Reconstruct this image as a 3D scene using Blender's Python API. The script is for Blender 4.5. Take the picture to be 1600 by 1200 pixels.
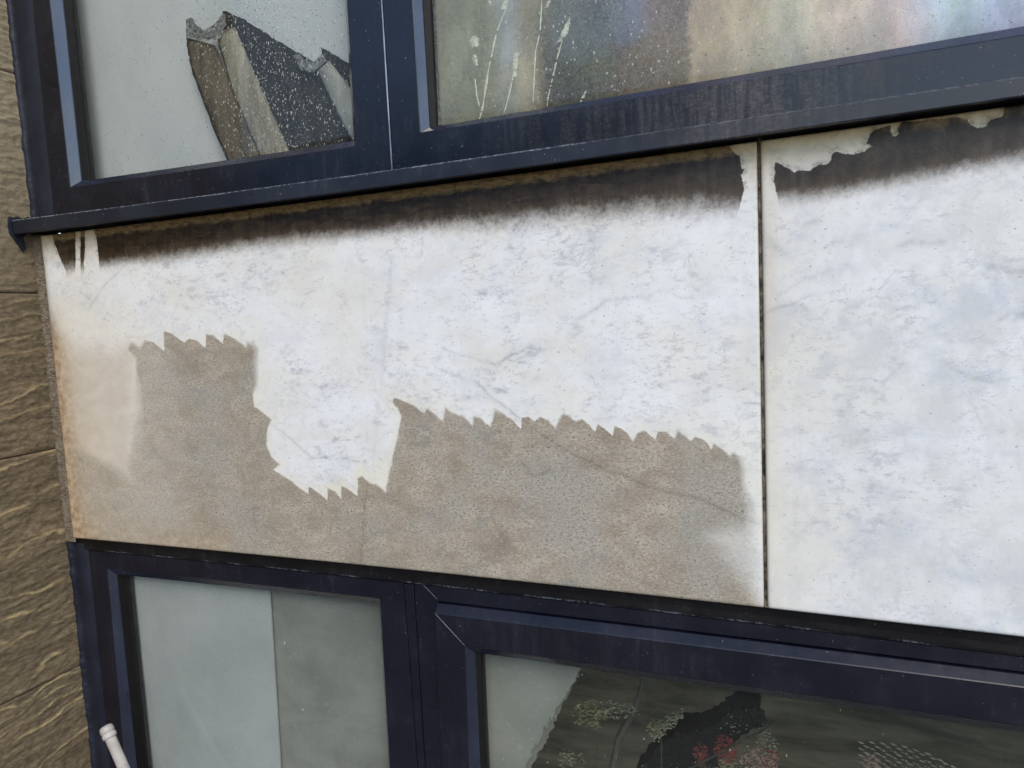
import bpy, bmesh, math, random
import numpy as np
from mathutils import Vector, Matrix
random.seed(4); RNG=np.random.default_rng(7)
for o in list(bpy.data.objects): bpy.data.objects.remove(o)
S=bpy.context.scene; COL=S.collection

# ------------------------------------------------------------------ camera
cd=bpy.data.cameras.new('camera'); cam=bpy.data.objects.new('camera',cd); COL.objects.link(cam)
cd.sensor_width=36; cd.lens=25.056; cd.clip_start=.02; cd.clip_end=3000
ROWS=((0.92515,0.37632,-0.04983),(-0.01051,-0.10584,-0.99433),(-0.37946,0.92043,-0.09396))
r,d,f=[Vector(v) for v in ROWS]
M=Matrix.Identity(4)
for i in range(3): M[i][0]=r[i]; M[i][1]=-d[i]; M[i][2]=-f[i]
M[0][3]=0; M[1][3]=-1.1; M[2][3]=0
cam.matrix_world=M; S.camera=cam
# ------------------------------------------------------------------ light
SUN_EL,SUN_AZ=math.radians(42),math.radians(35)     # azimuth east of the outward normal of the facade
w=bpy.data.worlds.new('World'); S.world=w; w.use_nodes=True
nt=w.node_tree; nt.nodes.clear()
sky=nt.nodes.new('ShaderNodeTexSky'); sky.sky_type='NISHITA'; sky.sun_disc=False
sky.sun_elevation=SUN_EL; sky.sun_rotation=math.pi-SUN_AZ; sky.air_density=1.0; sky.dust_density=0.5; sky.ozone_density=1.0
bg=nt.nodes.new('ShaderNodeBackground'); bg.inputs['Strength'].default_value=.14
wo=nt.nodes.new('ShaderNodeOutputWorld'); nt.links.new(sky.outputs[0],bg.inputs[0]); nt.links.new(bg.outputs[0],wo.inputs[0])
sl=bpy.data.lights.new('sun','SUN'); sl.energy=1.5; sl.angle=math.radians(38); sl.color=(1,.90,.76)
so=bpy.data.objects.new('sun',sl); COL.objects.link(so)
dirv=Vector((math.sin(SUN_AZ)*math.cos(SUN_EL),-math.cos(SUN_AZ)*math.cos(SUN_EL),math.sin(SUN_EL)))
so.rotation_euler=dirv.to_track_quat('Z','Y').to_euler(); so.location=dirv*5
S.view_settings.view_transform='Standard'; S.view_settings.look='None'; S.view_settings.gamma=1; S.view_settings.use_curve_mapping=False
S.view_settings.exposure=0.78
S.cycles.transparent_max_bounces=16

# ------------------------------------------------------------------ measured outlines on the wall plane, metres (x, z)
SOOT_DARK=[(-1.5781,0.1945),(-1.5021,0.1746),(-1.4679,0.172),(-1.3833,0.1709),(-1.3073,0.1717),(-1.1986,0.1734),(-1.0459,0.1807),(-0.8907,0.1813),(-0.6814,0.1778),(-0.5547,0.1817),(-0.4378,0.1792),(-0.329,0.1808),(-0.2278,0.1785),(-0.1333,0.1727),(-0.0885,0.1649),(-0.0321,0.1631),(0.035,0.1633),(0.0934,0.1675),(0.1754,0.1757),(0.259,0.1831)]
SOOT_WHITE=[(-1.5848,0.1539),(-1.506,0.1498),(-1.4718,0.1474),(-1.3862,0.1509),(-1.3099,0.1533),(-1.2019,0.1478),(-1.0487,0.1562),(-0.893,0.1579),(-0.6831,0.1558),(-0.5566,0.1531),(-0.4394,0.1485),(-0.3304,0.1463),(-0.229,0.1423),(-0.1341,0.1385),(-0.089,0.1359),(-0.0323,0.1444),(0.0349,0.1443),(0.0934,0.1498),(0.1756,0.1577),(0.2592,0.1642)]
CUT_A=[(-1.5928,0.2593),(-1.5306,0.2534),(-1.5308,0.227),(-1.529,0.2123),(-1.5221,0.197),(-1.5156,0.1798),(-1.5064,0.1603),(-1.5001,0.148),(-1.5058,0.112),(-1.6165,0.1187)]
CUT_B=[(-1.4514,0.2596),(-1.4377,0.2582),(-1.4455,0.2072),(-1.451,0.1776),(-1.4553,0.1365),(-1.4733,0.1378),(-1.465,0.1717),(-1.4613,0.2045)]
CUT_C=[(-1.4221,0.2567),(-1.4019,0.2413),(-1.3991,0.2208),(-1.3958,0.2071),(-1.3957,0.1787),(-1.396,0.1502),(-1.3971,0.1299),(-1.4439,0.133),(-1.4413,0.1631),(-1.4333,0.1898),(-1.4301,0.2168)]
CUT_D=[(-0.0958,0.2407),(-0.0952,0.2281),(-0.0877,0.2173),(-0.0822,0.2138),(-0.0807,0.2047),(-0.0795,0.1951),(-0.0756,0.1954),(-0.0768,0.1911),(-0.0804,0.1857),(-0.0785,0.1767),(-0.0765,0.1677),(-0.0789,0.1576),(-0.0818,0.1479),(-0.0893,0.1222),(-0.0302,0.1165),(-0.0314,0.1488),(-0.0351,0.159),(-0.0371,0.1719),(-0.0361,0.1833),(-0.0358,0.1977),(-0.0333,0.1995),(-0.0291,0.1975),(-0.0224,0.1911),(-0.0156,0.1873),(-0.0102,0.1819),(-0.0074,0.1841),(0.0006,0.1835),(0.0099,0.1817),(0.0149,0.1857),(0.0206,0.1878),(0.0325,0.1878),(0.0365,0.1916),(0.0385,0.2009),(0.0444,0.2043),(0.0509,0.2),(0.0637,0.1967),(0.0718,0.1982),(0.0788,0.1991),(0.0834,0.2025),(0.0884,0.204),(0.0819,0.207),(0.0809,0.2098),(0.0847,0.2209),(0.0916,0.2253),(0.1004,0.2275),(0.1103,0.2294),(0.1103,0.2198),(0.1141,0.2134),(0.1193,0.2154),(0.1178,0.2214),(0.1219,0.2313),(0.1387,0.2297),(0.1575,0.2297),(0.1715,0.2281),(0.1847,0.2286),(0.1979,0.2238),(0.2018,0.2149),(0.2103,0.2105),(0.2187,0.2124),(0.221,0.2193),(0.2351,0.2211),(0.2367,0.2287),(0.2378,0.2458),(-0.0954,0.2631)]
DIRT=[(-1.3144,-0.0494),(-1.3351,-0.0274),(-1.3238,-0.0141),(-1.2993,-0.0267),(-1.2852,-0.01),(-1.2592,-0.0162),(-1.2308,-0.0345),(-1.2273,0.0066),(-1.2033,-0.0015),(-1.1723,-0.02),(-1.1597,-0.0101),(-1.1389,-0.0162),(-1.1185,-0.0308),(-1.1137,-0.0048),(-1.0943,-0.007),(-1.0716,-0.0254),(-1.0657,-0.0039),(-1.0394,-0.0171),(-1.0137,-0.0339),(-1.0108,-0.0231),(-0.996,-0.0278),(-0.9866,-0.0376),(-0.9953,-0.1053),(-1.0073,-0.128),(-1.0055,-0.1515),(-0.9839,-0.1633),(-0.9639,-0.1771),(-0.973,-0.1877),(-0.9801,-0.2031),(-0.9837,-0.2268),(-0.9743,-0.2524),(-0.9567,-0.2625),(-0.9518,-0.2658),(-0.9727,-0.2763),(-0.9412,-0.2924),(-0.9116,-0.3092),(-0.891,-0.3222),(-0.8881,-0.3069),(-0.8666,-0.319),(-0.8475,-0.3325),(-0.8452,-0.3062),(-0.8286,-0.315),(-0.8147,-0.3271),(-0.8138,-0.3008),(-0.7984,-0.3074),(-0.7778,-0.3209),(-0.7749,-0.2857),(-0.765,-0.2811),(-0.7472,-0.2945),(-0.7335,-0.2963),(-0.7156,-0.3096),(-0.7093,-0.2869),(-0.7003,-0.2586),(-0.6912,-0.228),(-0.6796,-0.1984),(-0.6727,-0.1668),(-0.6788,-0.1528),(-0.6888,-0.1432),(-0.6854,-0.1338),(-0.6659,-0.1401),(-0.642,-0.1511),(-0.6256,-0.1619),(-0.618,-0.1543),(-0.6041,-0.1629),(-0.5883,-0.1776),(-0.5819,-0.15),(-0.5708,-0.1605),(-0.5617,-0.1637),(-0.5479,-0.1678),(-0.5305,-0.1844),(-0.5283,-0.1666),(-0.516,-0.1697),(-0.4976,-0.1851),(-0.4881,-0.154),(-0.4709,-0.1632),(-0.454,-0.1752),(-0.4415,-0.1881),(-0.4385,-0.1691),(-0.4275,-0.167),(-0.4155,-0.1759),(-0.4062,-0.1668),(-0.3917,-0.1725),(-0.38,-0.1862),(-0.3728,-0.1702),(-0.3644,-0.1606),(-0.3522,-0.1685),(-0.3465,-0.1742),(-0.3345,-0.1709),(-0.3229,-0.1782),(-0.3127,-0.1906),(-0.3076,-0.1785),(-0.2967,-0.1872),(-0.2838,-0.198),(-0.2808,-0.1804),(-0.27,-0.1847),(-0.2595,-0.1929),(-0.251,-0.204),(-0.2441,-0.1926),(-0.2332,-0.1863),(-0.2166,-0.2012),(-0.212,-0.1901),(-0.1994,-0.1889),(-0.1871,-0.2006),(-0.1805,-0.1876),(-0.1624,-0.2022),(-0.1541,-0.1957),(-0.1404,-0.2018),(-0.1314,-0.2141),(-0.1282,-0.2055),(-0.1165,-0.2138),(-0.1048,-0.2249),(-0.0988,-0.2185),(-0.0892,-0.2297),(-0.0856,-0.242),(-0.0848,-0.2627),(-0.0823,-0.2773),(-0.0735,-0.2964),(-0.0734,-0.342),(-0.0695,-0.3783),(-0.0665,-0.4179),(-0.0614,-0.4474),(-0.0453,-0.4656),(-0.055,-0.507),(-1.7088,-0.5634),(-1.6216,-0.041),(-1.5267,-0.2468),(-1.3731,-0.3),(-1.3229,-0.1584)]
SWEEP=[(-0.1401,-0.3518),(-0.0981,-0.3328),(-0.052,-0.3082),(-0.0497,-0.4561),(-0.0633,-0.4476),(-0.0878,-0.423),(-0.1105,-0.3878)]
WASH=[(-1.5905,0.0164),(-1.5125,-0.0222),(-1.4321,-0.0134),(-1.3928,-0.0271),(-1.3332,-0.0138),(-1.2992,-0.0257),(-1.3229,-0.1584),(-1.3546,-0.3064),(-1.4572,-0.3324),(-1.6616,-0.2804)]
VEINS=[([(-0.5221,-0.1094),(-0.4843,-0.1393),(-0.4449,-0.1686),(-0.4008,-0.2005),(-0.3467,-0.2313),(-0.2836,-0.2567),(-0.2377,-0.2746),(-0.1929,-0.2879),(-0.1445,-0.2966),(-0.0659,-0.3267)],0.002,0.8),([(-0.9612,-0.1875),(-0.9262,-0.211),(-0.9007,-0.2318),(-0.8738,-0.2511),(-0.8351,-0.25),(-0.7917,-0.2499),(-0.7678,-0.2541)],0.0014999999999999998,0.6),([(-0.8302,-0.277),(-0.8025,-0.2932),(-0.7808,-0.3069)],0.0014999999999999998,0.4),([(-0.844,-0.185),(-0.8356,-0.2057),(-0.8349,-0.2303),(-0.8312,-0.2548)],0.0027500000000000003,0.25),([(-0.859,-0.108),(-0.8407,-0.1167),(-0.8269,-0.1083)],0.0025,0.6),([(-1.0369,-0.1768),(-1.0216,-0.1857),(-1.0339,-0.2091)],0.00225,0.5),([(-0.6703,0.1168),(-0.6895,0.0052),(-0.7028,-0.0632)],0.00625,0.35),([(-0.7001,-0.0633),(-0.721,-0.1565),(-0.7463,-0.3005)],0.005,0.15),([(-0.7581,-0.3071),(-0.7659,-0.3503),(-0.7752,-0.4127),(-0.7827,-0.4506)],0.00325,0.75),([(-0.4958,-0.0704),(-0.481,-0.0816),(-0.4628,-0.069),(-0.445,-0.0609),(-0.4299,-0.0571),(-0.4102,-0.0492)],0.00375,0.65),([(-0.5823,-0.0494),(-0.522,-0.0676),(-0.4869,-0.0804)],0.00225,0.4),([(-0.3372,-0.0104),(-0.2837,0.0172),(-0.2329,0.0223),(-0.2213,0.0158)],0.00375,0.4),([(-1.4381,0.0663),(-1.3972,0.1026),(-1.3303,0.1415),(-1.2993,0.1631)],0.00375,0.4),([(-1.4608,0.1009),(-1.4352,0.0855)],0.0025,0.6),([(-1.2205,-0.0241),(-1.1574,-0.0549),(-1.1082,-0.0729)],0.001625,0.5),([(-1.0976,-0.0537),(-1.0826,-0.0695)],0.001875,0.5),([(-1.4781,-0.2675),(-1.4417,-0.2954),(-1.4159,-0.3523)],0.00225,0.5),([(-1.4271,-0.3747),(-1.4071,-0.4027),(-1.3976,-0.4195)],0.0025,0.6),([(-1.0264,-0.3525),(-1.0328,-0.3819),(-1.0254,-0.4053)],0.003125,0.6),([(-1.0493,-0.367),(-1.0234,-0.3549),(-1.0046,-0.3618)],0.0025,0.5),([(-0.0854,-0.1458),(-0.062,-0.1477)],0.001875,0.7),([(0.1202,0.0681),(0.1466,0.0718),(0.1725,0.068)],0.00625,0.5),([(-0.052,-0.0157),(-0.0345,-0.0074),(-0.013,-0.003),(0.0124,0.0083)],0.003125,0.6),([(-0.0342,0.0109),(-0.0041,0.0291),(0.0292,0.0403)],0.003125,0.4),([(0.1355,0.0371),(0.1408,0.0197),(0.1544,0.0061),(0.1618,0.0031)],0.0025,0.35),([(0.223,0.035),(0.2406,0.0297),(0.2613,0.0241)],0.005,0.55),([(0.2344,-0.0359),(0.2483,-0.0282),(0.2621,-0.0305)],0.00375,0.5),([(0.1809,-0.0975),(0.2066,-0.1107),(0.2268,-0.1169)],0.003125,0.5),([(0.0051,0.1105),(0.0175,0.1119)],0.005,0.5),([(-0.0529,0.0943),(-0.0333,0.0763)],0.00875,0.4),([(0.1009,-0.1182),(0.1165,-0.1007),(0.1243,-0.092)],0.0025,0.4),([(-0.4361,-0.2207),(-0.407,-0.2114),(-0.3684,-0.2245)],0.00375,0.4),([(-0.4433,-0.2483),(-0.4269,-0.2664),(-0.3923,-0.2575)],0.00375,0.5),([(-0.5021,-0.3461),(-0.4798,-0.3786),(-0.4996,-0.4087)],0.00875,0.45),([(-0.2119,-0.2561),(-0.1824,-0.2651)],0.00375,0.3),([(-0.2687,-0.4271),(-0.2074,-0.4422),(-0.1676,-0.4434)],0.00625,0.3),([(-1.4959,-0.456),(-1.4742,-0.4484)],0.005,0.5),([(-1.3248,-0.4405),(-1.2727,-0.431)],0.0075,0.45)]
SPOTS=[((-0.5299,0.1347),0.0018,1),((-0.4168,0.0878),0.0018,1),((-0.1799,0.1384),0.004,0.8),((-0.0972,0.0833),0.0016,0.9),((-0.8321,-0.0063),0.0015,0.9),((0.0295,0.0739),0.002,1),((-0.2172,0.0214),0.006,0.35),((-0.3227,-0.1469),0.004,0.5),((-0.3191,-0.1386),0.003,0.5),((-0.3348,-0.1552),0.004,0.4),((-0.1414,-0.1273),0.002,0.8),((-0.8419,-0.113),0.006,0.5),((-0.7566,-0.2549),0.005,0.5),((-0.9962,-0.0235),0.004,0.6),((-1.1309,0.0223),0.002,0.5),((-1.1564,0.0104),0.003,0.5),((-1.3855,0.0499),0.003,0.8),((-1.3015,0.0526),0.0025,0.7),((-1.1908,0.0275),0.003,0.7),((-1.4999,0.0186),0.002,0.8),((-1.4592,0.098),0.003,0.6),((-0.8023,-0.2907),0.003,0.3),((-0.4363,-0.0495),0.003,0.5),((-0.4557,-0.0886),0.0018,0.7),((-0.4044,-0.0905),0.0015,0.9),((0.2613,0.0258),0.01,0.4),((0.2405,0.0313),0.01,0.4),((-0.3548,-0.1658),0.006,0.35),((-0.1727,-0.1945),0.006,0.4),((-0.3653,-0.1553),0.003,0.6),((-0.7644,-0.3502),0.002,0.9),((-0.7916,-0.3506),0.0015,0.9),((-0.4279,-0.2862),0.004,0.3),((0.0892,-0.0206),0.003,0.4),((-0.0135,-0.0477),0.002,0.7),((0.0507,-0.1962),0.002,0.8),((0.1126,-0.083),0.006,0.3),((0.2115,0.1299),0.003,0.5),((0.0726,-0.2407),0.002,0.6),((0.0925,-0.4117),0.003,0.5)]
POST_BROWN=[(-1.1574,0.5982),(-1.1365,0.6141),(-1.1085,0.5927),(-1.0879,0.5679),(-1.0467,0.4646),(-0.9977,0.3476),(-0.9692,0.2686),(-1.0444,0.2769),(-1.1,0.3913),(-1.1513,0.5356)]
POST_PALE=[(-1.086,0.5669),(-1.0804,0.5867),(-1.0605,0.6012),(-1.0302,0.5954),(-1.011,0.5652),(-0.9789,0.4788),(-0.9445,0.4021),(-0.921,0.3432),(-0.8833,0.2588),(-0.9628,0.2676),(-0.996,0.347),(-1.0449,0.4638)]
BOARD_DARK=[(-1.0621,0.6345),(-1.0189,0.6113),(-0.9597,0.5698),(-0.9019,0.5305),(-0.8679,0.5079),(-0.8363,0.4813),(-0.7659,0.3768),(-0.7205,0.2427),(-0.9556,0.2687),(-1.0062,0.3995),(-1.0761,0.5844)]
POST_GREY=[(-0.8481,0.4758),(-0.8322,0.4904),(-0.8147,0.4919),(-0.7911,0.4672),(-0.7661,0.4287),(-0.6806,0.2934),(-0.6582,0.2339),(-0.7119,0.2398),(-0.7776,0.3429),(-0.8293,0.4261),(-0.8455,0.4567)]
BOARD_BACK=[(-0.8424,0.5267),(-0.8121,0.5073),(-0.7754,0.4835),(-0.7053,0.4385),(-0.6662,0.2367),(-0.7727,0.2958),(-0.8363,0.4813)]
KNOB=[(-1.1442,0.6291),(-1.1304,0.6301),(-1.122,0.6149),(-1.1037,0.599),(-1.0832,0.6025),(-1.0621,0.613),(-1.048,0.6223),(-1.0475,0.598),(-1.0614,0.5764),(-1.0942,0.5801),(-1.1269,0.5886),(-1.1517,0.5958)]
KNOB2=[(-0.8904,0.5141),(-0.8755,0.5137),(-0.8621,0.4985),(-0.8451,0.4921),(-0.8251,0.5035),(-0.8133,0.4899),(-0.8467,0.4749),(-0.8725,0.4829)]
REFL_EDGE=[(-0.6368,-0.5858),(-0.3643,-0.6088),(-0.372,-0.6253),(-0.3821,-0.6376),(-0.3862,-0.6502),(-0.3902,-0.6604),(-0.3993,-0.6739),(-0.4098,-0.6938),(-0.4203,-0.709),(-0.4284,-0.7251),(-0.434,-0.7396),(-0.4373,-0.7291),(-0.4423,-0.7559),(-0.4494,-0.7485),(-0.4503,-0.7673),(-0.4572,-0.7798),(-0.4654,-0.7926),(-0.4689,-0.787),(-0.4779,-0.8152),(-0.4908,-0.8418),(-0.5359,-0.9287),(-0.6611,-0.9573)]
REFL_EDGE2=[(-0.6386,-0.5814),(-0.3533,-0.5997),(-0.3611,-0.6174),(-0.3746,-0.6289),(-0.3813,-0.6467),(-0.3944,-0.6728),(-0.4051,-0.694),(-0.4196,-0.7184),(-0.4279,-0.7371),(-0.4363,-0.7584),(-0.4501,-0.7858),(-0.4638,-0.8086),(-0.4808,-0.8423),(-0.5243,-0.9289),(-0.6634,-0.9606)]
BUNDLE=[(-0.3241,-0.9287),(-0.2972,-0.8893),(-0.2645,-0.8496),(-0.2376,-0.8195),(-0.2144,-0.8165),(-0.1963,-0.8158),(-0.1745,-0.7976),(-0.1553,-0.7826),(-0.134,-0.7623),(-0.1247,-0.7557),(-0.112,-0.7485),(-0.0949,-0.7443),(-0.0838,-0.7511),(-0.0818,-0.7645),(-0.091,-0.7799),(-0.1002,-0.7891),(-0.1142,-0.8042),(-0.1259,-0.8204),(-0.1497,-0.8467),(-0.1625,-0.8945)]
PT={'tuft1':(-0.3989,-0.7918),'tuft1b':(-0.35,-0.7741),'tuft2':(-0.2594,-0.8014),'tuft3':(-0.5551,-0.8536),'tuft4':(-0.4479,-0.9044),'red1':(-0.183,-0.8198),'red2':(-0.138,-0.8048),'pink':(-0.0826,-0.8112),'pink2':(0.097,-0.8008),'bask0':(0.0841,-0.774),'bask1':(0.2321,-0.7812),'red3':(0.1323,-0.7931),'tw0':(-0.2123,-0.8509),'tw1':(-0.0654,-0.7346),'edge_ll_t':(-1.0986,-0.5742),'edge_ll_b':(-1.1106,-0.9934),'px1050':(-0.1798,0.1732),'c684':(-0.5986,0.4544),'c820':(-0.4336,0.4256),'c850':(-0.3992,0.4196),'c960':(-0.2777,0.4383),'c1075':(-0.1617,0.4166),'c1300':(0.0426,0.3962),'c1420':(0.1405,0.3859),'c1500':(0.2021,0.3822),'c1600':(0.2751,0.3758)}
STREAKS=[([(-0.4412,0.5159),(-0.4666,0.4704),(-0.4851,0.4121),(-0.4993,0.3519),(-0.5063,0.335)],0.0016),([(-0.424,0.4341),(-0.4314,0.4233),(-0.4422,0.3925),(-0.4505,0.3651),(-0.4614,0.3357)],0.0012),([(-0.4332,0.4317),(-0.4387,0.394)],0.005),([(-0.3849,0.5044),(-0.3906,0.456),(-0.3997,0.4277),(-0.4039,0.3881),(-0.4082,0.3482)],0.0012),([(-0.339,0.4706),(-0.3509,0.4435),(-0.3632,0.4111),(-0.3735,0.378),(-0.3812,0.3541),(-0.3842,0.3364)],0.0012),([(-0.3403,0.466),(-0.3509,0.4435),(-0.36,0.4343)],0.0045),([(-0.5094,0.4423),(-0.5057,0.424)],0.004),([(-0.5104,0.406),(-0.5086,0.3764),(-0.5049,0.358)],0.0015),([(-0.3176,0.3519),(-0.3278,0.3357)],0.0018),([(-0.5076,0.472),(-0.5063,0.4542)],0.007),([(-0.4468,0.5171),(-0.4533,0.5033)],0.004),([(-0.4764,0.5232),(-0.4745,0.5147)],0.002),([(-0.372,0.5017),(-0.3779,0.4911)],0.003)]
ROUND_BROWN=([(-1.1594,0.5992),(-1.1533,0.5365),(-1.1019,0.392),(-1.0462,0.2773)],[(-1.0862,0.5707),(-1.042,0.4644),(-0.9931,0.3473),(-0.9599,0.2678)])
ROUND_PALE=([(-1.0804,0.5917),(-1.0485,0.4654),(-0.9994,0.3482),(-0.963,0.2682)],[(-1.0308,0.5944),(-0.9823,0.4804),(-0.9242,0.3444),(-0.8894,0.26)])
ROUND_GREY=([(-0.8447,0.4822),(-0.8171,0.4171),(-0.7803,0.3441),(-0.7212,0.2414)],[(-0.8146,0.4931),(-0.7687,0.4302),(-0.72,0.345),(-0.6605,0.2347)])

# ------------------------------------------------------------------ node helpers
class NT:
    def __init__(s,name):
        s.m=bpy.data.materials.new(name); s.m.use_nodes=True; s.t=s.m.node_tree; s.t.nodes.clear()
        s.out=s.t.nodes.new('ShaderNodeOutputMaterial'); s._tc=None
    def n(s,ty,**kw):
        x=s.t.nodes.new(ty)
        for k,v in kw.items(): setattr(x,k,v)
        return x
    def link(s,a,b): s.t.links.new(a,b)
    def put(s,sock,v):
        if hasattr(v,'links') or isinstance(v,bpy.types.NodeSocket): s.link(v,sock)
        elif isinstance(v,(tuple,list)) and sock.type=='RGBA' and len(v)==3: sock.default_value=(*v,1)
        else: sock.default_value=v
    def co(s,scale=(1,1,1),rot=(0,0,0)):
        if not s._tc: s._tc=s.n('ShaderNodeTexCoord')
        mp=s.n('ShaderNodeMapping'); s.link(s._tc.outputs['Object'],mp.inputs[0]); mp.inputs['Scale'].default_value=scale; mp.inputs['Rotation'].default_value=rot
        return mp.outputs[0]
    def noise(s,vec,scale,detail=4,rough=.55,dist=0,col=False):
        x=s.n('ShaderNodeTexNoise'); s.link(vec,x.inputs['Vector']); x.inputs['Scale'].default_value=scale; x.inputs['Detail'].default_value=detail; x.inputs['Roughness'].default_value=rough; x.inputs['Distortion'].default_value=dist
        return x.outputs['Color' if col else 'Fac']
    def math(s,op,a,b=0,c=0,clamp=False):
        x=s.n('ShaderNodeMath',operation=op); x.use_clamp=clamp
        s.put(x.inputs[0],a); s.put(x.inputs[1],b); s.put(x.inputs[2],c); return x.outputs[0]
    def ss(s,v,a,b,lo=0,hi=1):
        x=s.n('ShaderNodeMapRange',interpolation_type='SMOOTHSTEP'); s.put(x.inputs['Value'],v)
        x.inputs['From Min'].default_value=a; x.inputs['From Max'].default_value=b; x.inputs['To Min'].default_value=lo; x.inputs['To Max'].default_value=hi
        return x.outputs['Result']
    def mix(s,f,a,b,bt='MIX'):
        x=s.n('ShaderNodeMix',data_type='RGBA',blend_type=bt); s.put(x.inputs[0],f); s.put(x.inputs[6],a); s.put(x.inputs[7],b); return x.outputs[2]
    def attr(s,name): x=s.n('ShaderNodeAttribute',attribute_name=name); return x.outputs['Fac']
    def bump(s,h,dist=.001,strength=1):
        x=s.n('ShaderNodeBump'); x.inputs['Distance'].default_value=dist; x.inputs['Strength'].default_value=strength; s.link(h,x.inputs['Height']); return x.outputs[0]
    def bsdf(s,col,rough=.6,spec=.5,bump=None,coat=0,metal=0,coat_rough=.1):
        b=s.n('ShaderNodeBsdfPrincipled'); s.put(b.inputs['Base Color'],col); s.put(b.inputs['Roughness'],rough); b.inputs['Specular IOR Level'].default_value=spec
        b.inputs['Coat Weight'].default_value=coat; b.inputs['Coat Roughness'].default_value=coat_rough; b.inputs['Metallic'].default_value=metal
        if bump is not None: s.link(bump,b.inputs['Normal'])
        return b.outputs[0]
    def done(s,sh): s.link(sh,s.out.inputs[0]); return s.m

def mat_marble():
    t=NT('stained_marble'); v=t.co()
    diag=t.co((1,1,1.9),(0,.5,0))
    # clean stone: white with clouds of cool grey and faint cream
    c1=t.noise(diag,5.5,6,.65,.2); c2=t.noise(t.co((1.3,1,2.2),(0,-.35,0)),19,7,.72,.25); c3=t.noise(v,3.1,3,.5)
    base=t.mix(t.ss(c1,.36,.66),(.785,.79,.80),(.735,.725,.68))
    c4=t.noise(t.co((1,1,1.5),(0,-.3,0)),8,7,.7,.25); big=t.ss(t.noise(t.co((1,1,1.3),(0,.5,0)),4.2,4,.6,.5),.40,.62,.12,1)
    base=t.mix(t.math('MULTIPLY',t.ss(c4,.46,.68),t.math('ADD',.40,t.math('MULTIPLY',t.attr('slab'),.50))),base,(.545,.565,.62))
    base=t.mix(t.math('MULTIPLY',t.math('MULTIPLY',t.ss(c2,.51,.66),big),.72),base,(.40,.415,.465))
    base=t.mix(t.math('MULTIPLY',t.math('MULTIPLY',t.ss(t.noise(t.co((1,1,2.2),(0,.4,0)),38,7,.8,.3),.52,.63),big),.66),base,(.38,.39,.42))
    rv=t.noise(t.co((1,1,1.25),(0,-.45,0)),9,6,.6,.9); rvm=t.noise(t.co((1,1,1),(0,0,0)),17,4,.7)
    rl=t.math('MULTIPLY',t.ss(t.math('ABSOLUTE',t.math('SUBTRACT',rv,.5)),.020,.002),t.ss(rvm,.50,.60))
    base=t.mix(t.math('MULTIPLY',rl,.30),base,(.30,.315,.36))
    base=t.mix(t.math('MULTIPLY',t.math('MULTIPLY',t.ss(t.noise(t.co((1,1,2.0),(0,.35,0)),62,5,.75),.55,.63),t.ss(rvm,.44,.58,.15,1)),.5),base,(.40,.41,.45))
    base=t.mix(t.attr('cream'),base,(.735,.66,.50))
    wipe=t.noise(t.co((1.7,1,.95),(0,-.62,0)),10,8,.7,.2)
    base=t.mix(t.math('MULTIPLY',t.ss(wipe,.46,.62),t.math('ADD',.16,t.math('MULTIPLY',t.attr('slab'),.42))),base,(.60,.595,.565))
    base=t.mix(t.math('MULTIPLY',t.attr('slab'),.16),base,(.52,.55,.60))
    base=t.mix(t.math('MULTIPLY',t.ss(c3,.5,.66),.22),base,(.70,.66,.55))
    # long vertical wet streaks, hardly there
    base=t.mix(t.math('MULTIPLY',t.ss(t.noise(t.co((14,1,1.1)),2.2,3,.6),.55,.75),.12),base,(.50,.47,.42))
    vein=t.attr('vein'); 
    veinf=t.math('MULTIPLY',vein,t.ss(t.noise(v,45,6,.8),.40,.62,.35,.95))
    base=t.mix(t.math('MULTIPLY',veinf,.85,clamp=True),base,(.20,.215,.26))
    tiny=t.ss(t.noise(t.co((1,1,1.7)),150,2,.5),.665,.72)
    base=t.mix(t.math('MULTIPLY',tiny,.55),base,(.20,.19,.19))
    # unwashed grime
    g1=t.noise(t.co((1,1,1.8),(0,-.3,0)),14,8,.72,.5); g2=t.noise(t.co((1,1,2.4)),120,5,.75); g3=t.noise(t.co((1,1,3.2),(0,.25,0)),330,3,.7); g4=t.noise(v,5,4,.6)
    grime=t.mix(t.ss(g1,.32,.7),(.27,.222,.163),(.455,.40,.315))
    grime=t.mix(t.math('MULTIPLY',t.ss(g4,.45,.62),.60),grime,(.345,.34,.305))
    grime=t.mix(t.math('MULTIPLY',t.ss(g2,.52,.64),.62),grime,(.175,.13,.095))
    grime=t.mix(t.math('MULTIPLY',t.ss(g2,.46,.34),.55),grime,(.56,.49,.40))
    grime=t.mix(t.math('MULTIPLY',t.ss(g3,.54,.62),.7),grime,(.13,.10,.075))
    grime=t.mix(t.math('MULTIPLY',t.ss(t.noise(t.co((1,1,1.6),(0,.5,0)),13,7,.75,.5),.54,.66),.6),grime,(.20,.215,.195))
    grime=t.mix(t.math('MULTIPLY',t.math('MULTIPLY',vein,t.ss(t.noise(v,70,4,.7),.3,.6,.45,1)),.75,clamp=True),grime,(.13,.11,.085))
    grime=t.mix(t.math('MULTIPLY',t.ss(t.noise(t.co((1,1,1.7),(0,.3,0)),190,2,.6),.56,.63),t.ss(g1,.40,.60,.12,.80)),grime,(.105,.080,.056))
    grime=t.mix(t.math('MULTIPLY',t.ss(t.noise(t.co((1,1,1.6),(0,-.3,0)),230,2,.6),.57,.64),.40),grime,(.60,.53,.43))
    dn=t.math('ADD',t.attr('dirt'),t.math('MULTIPLY',t.math('SUBTRACT',t.noise(v,210,4,.7),.5),1.1))
    df=t.ss(dn,-.8,.9)
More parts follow.
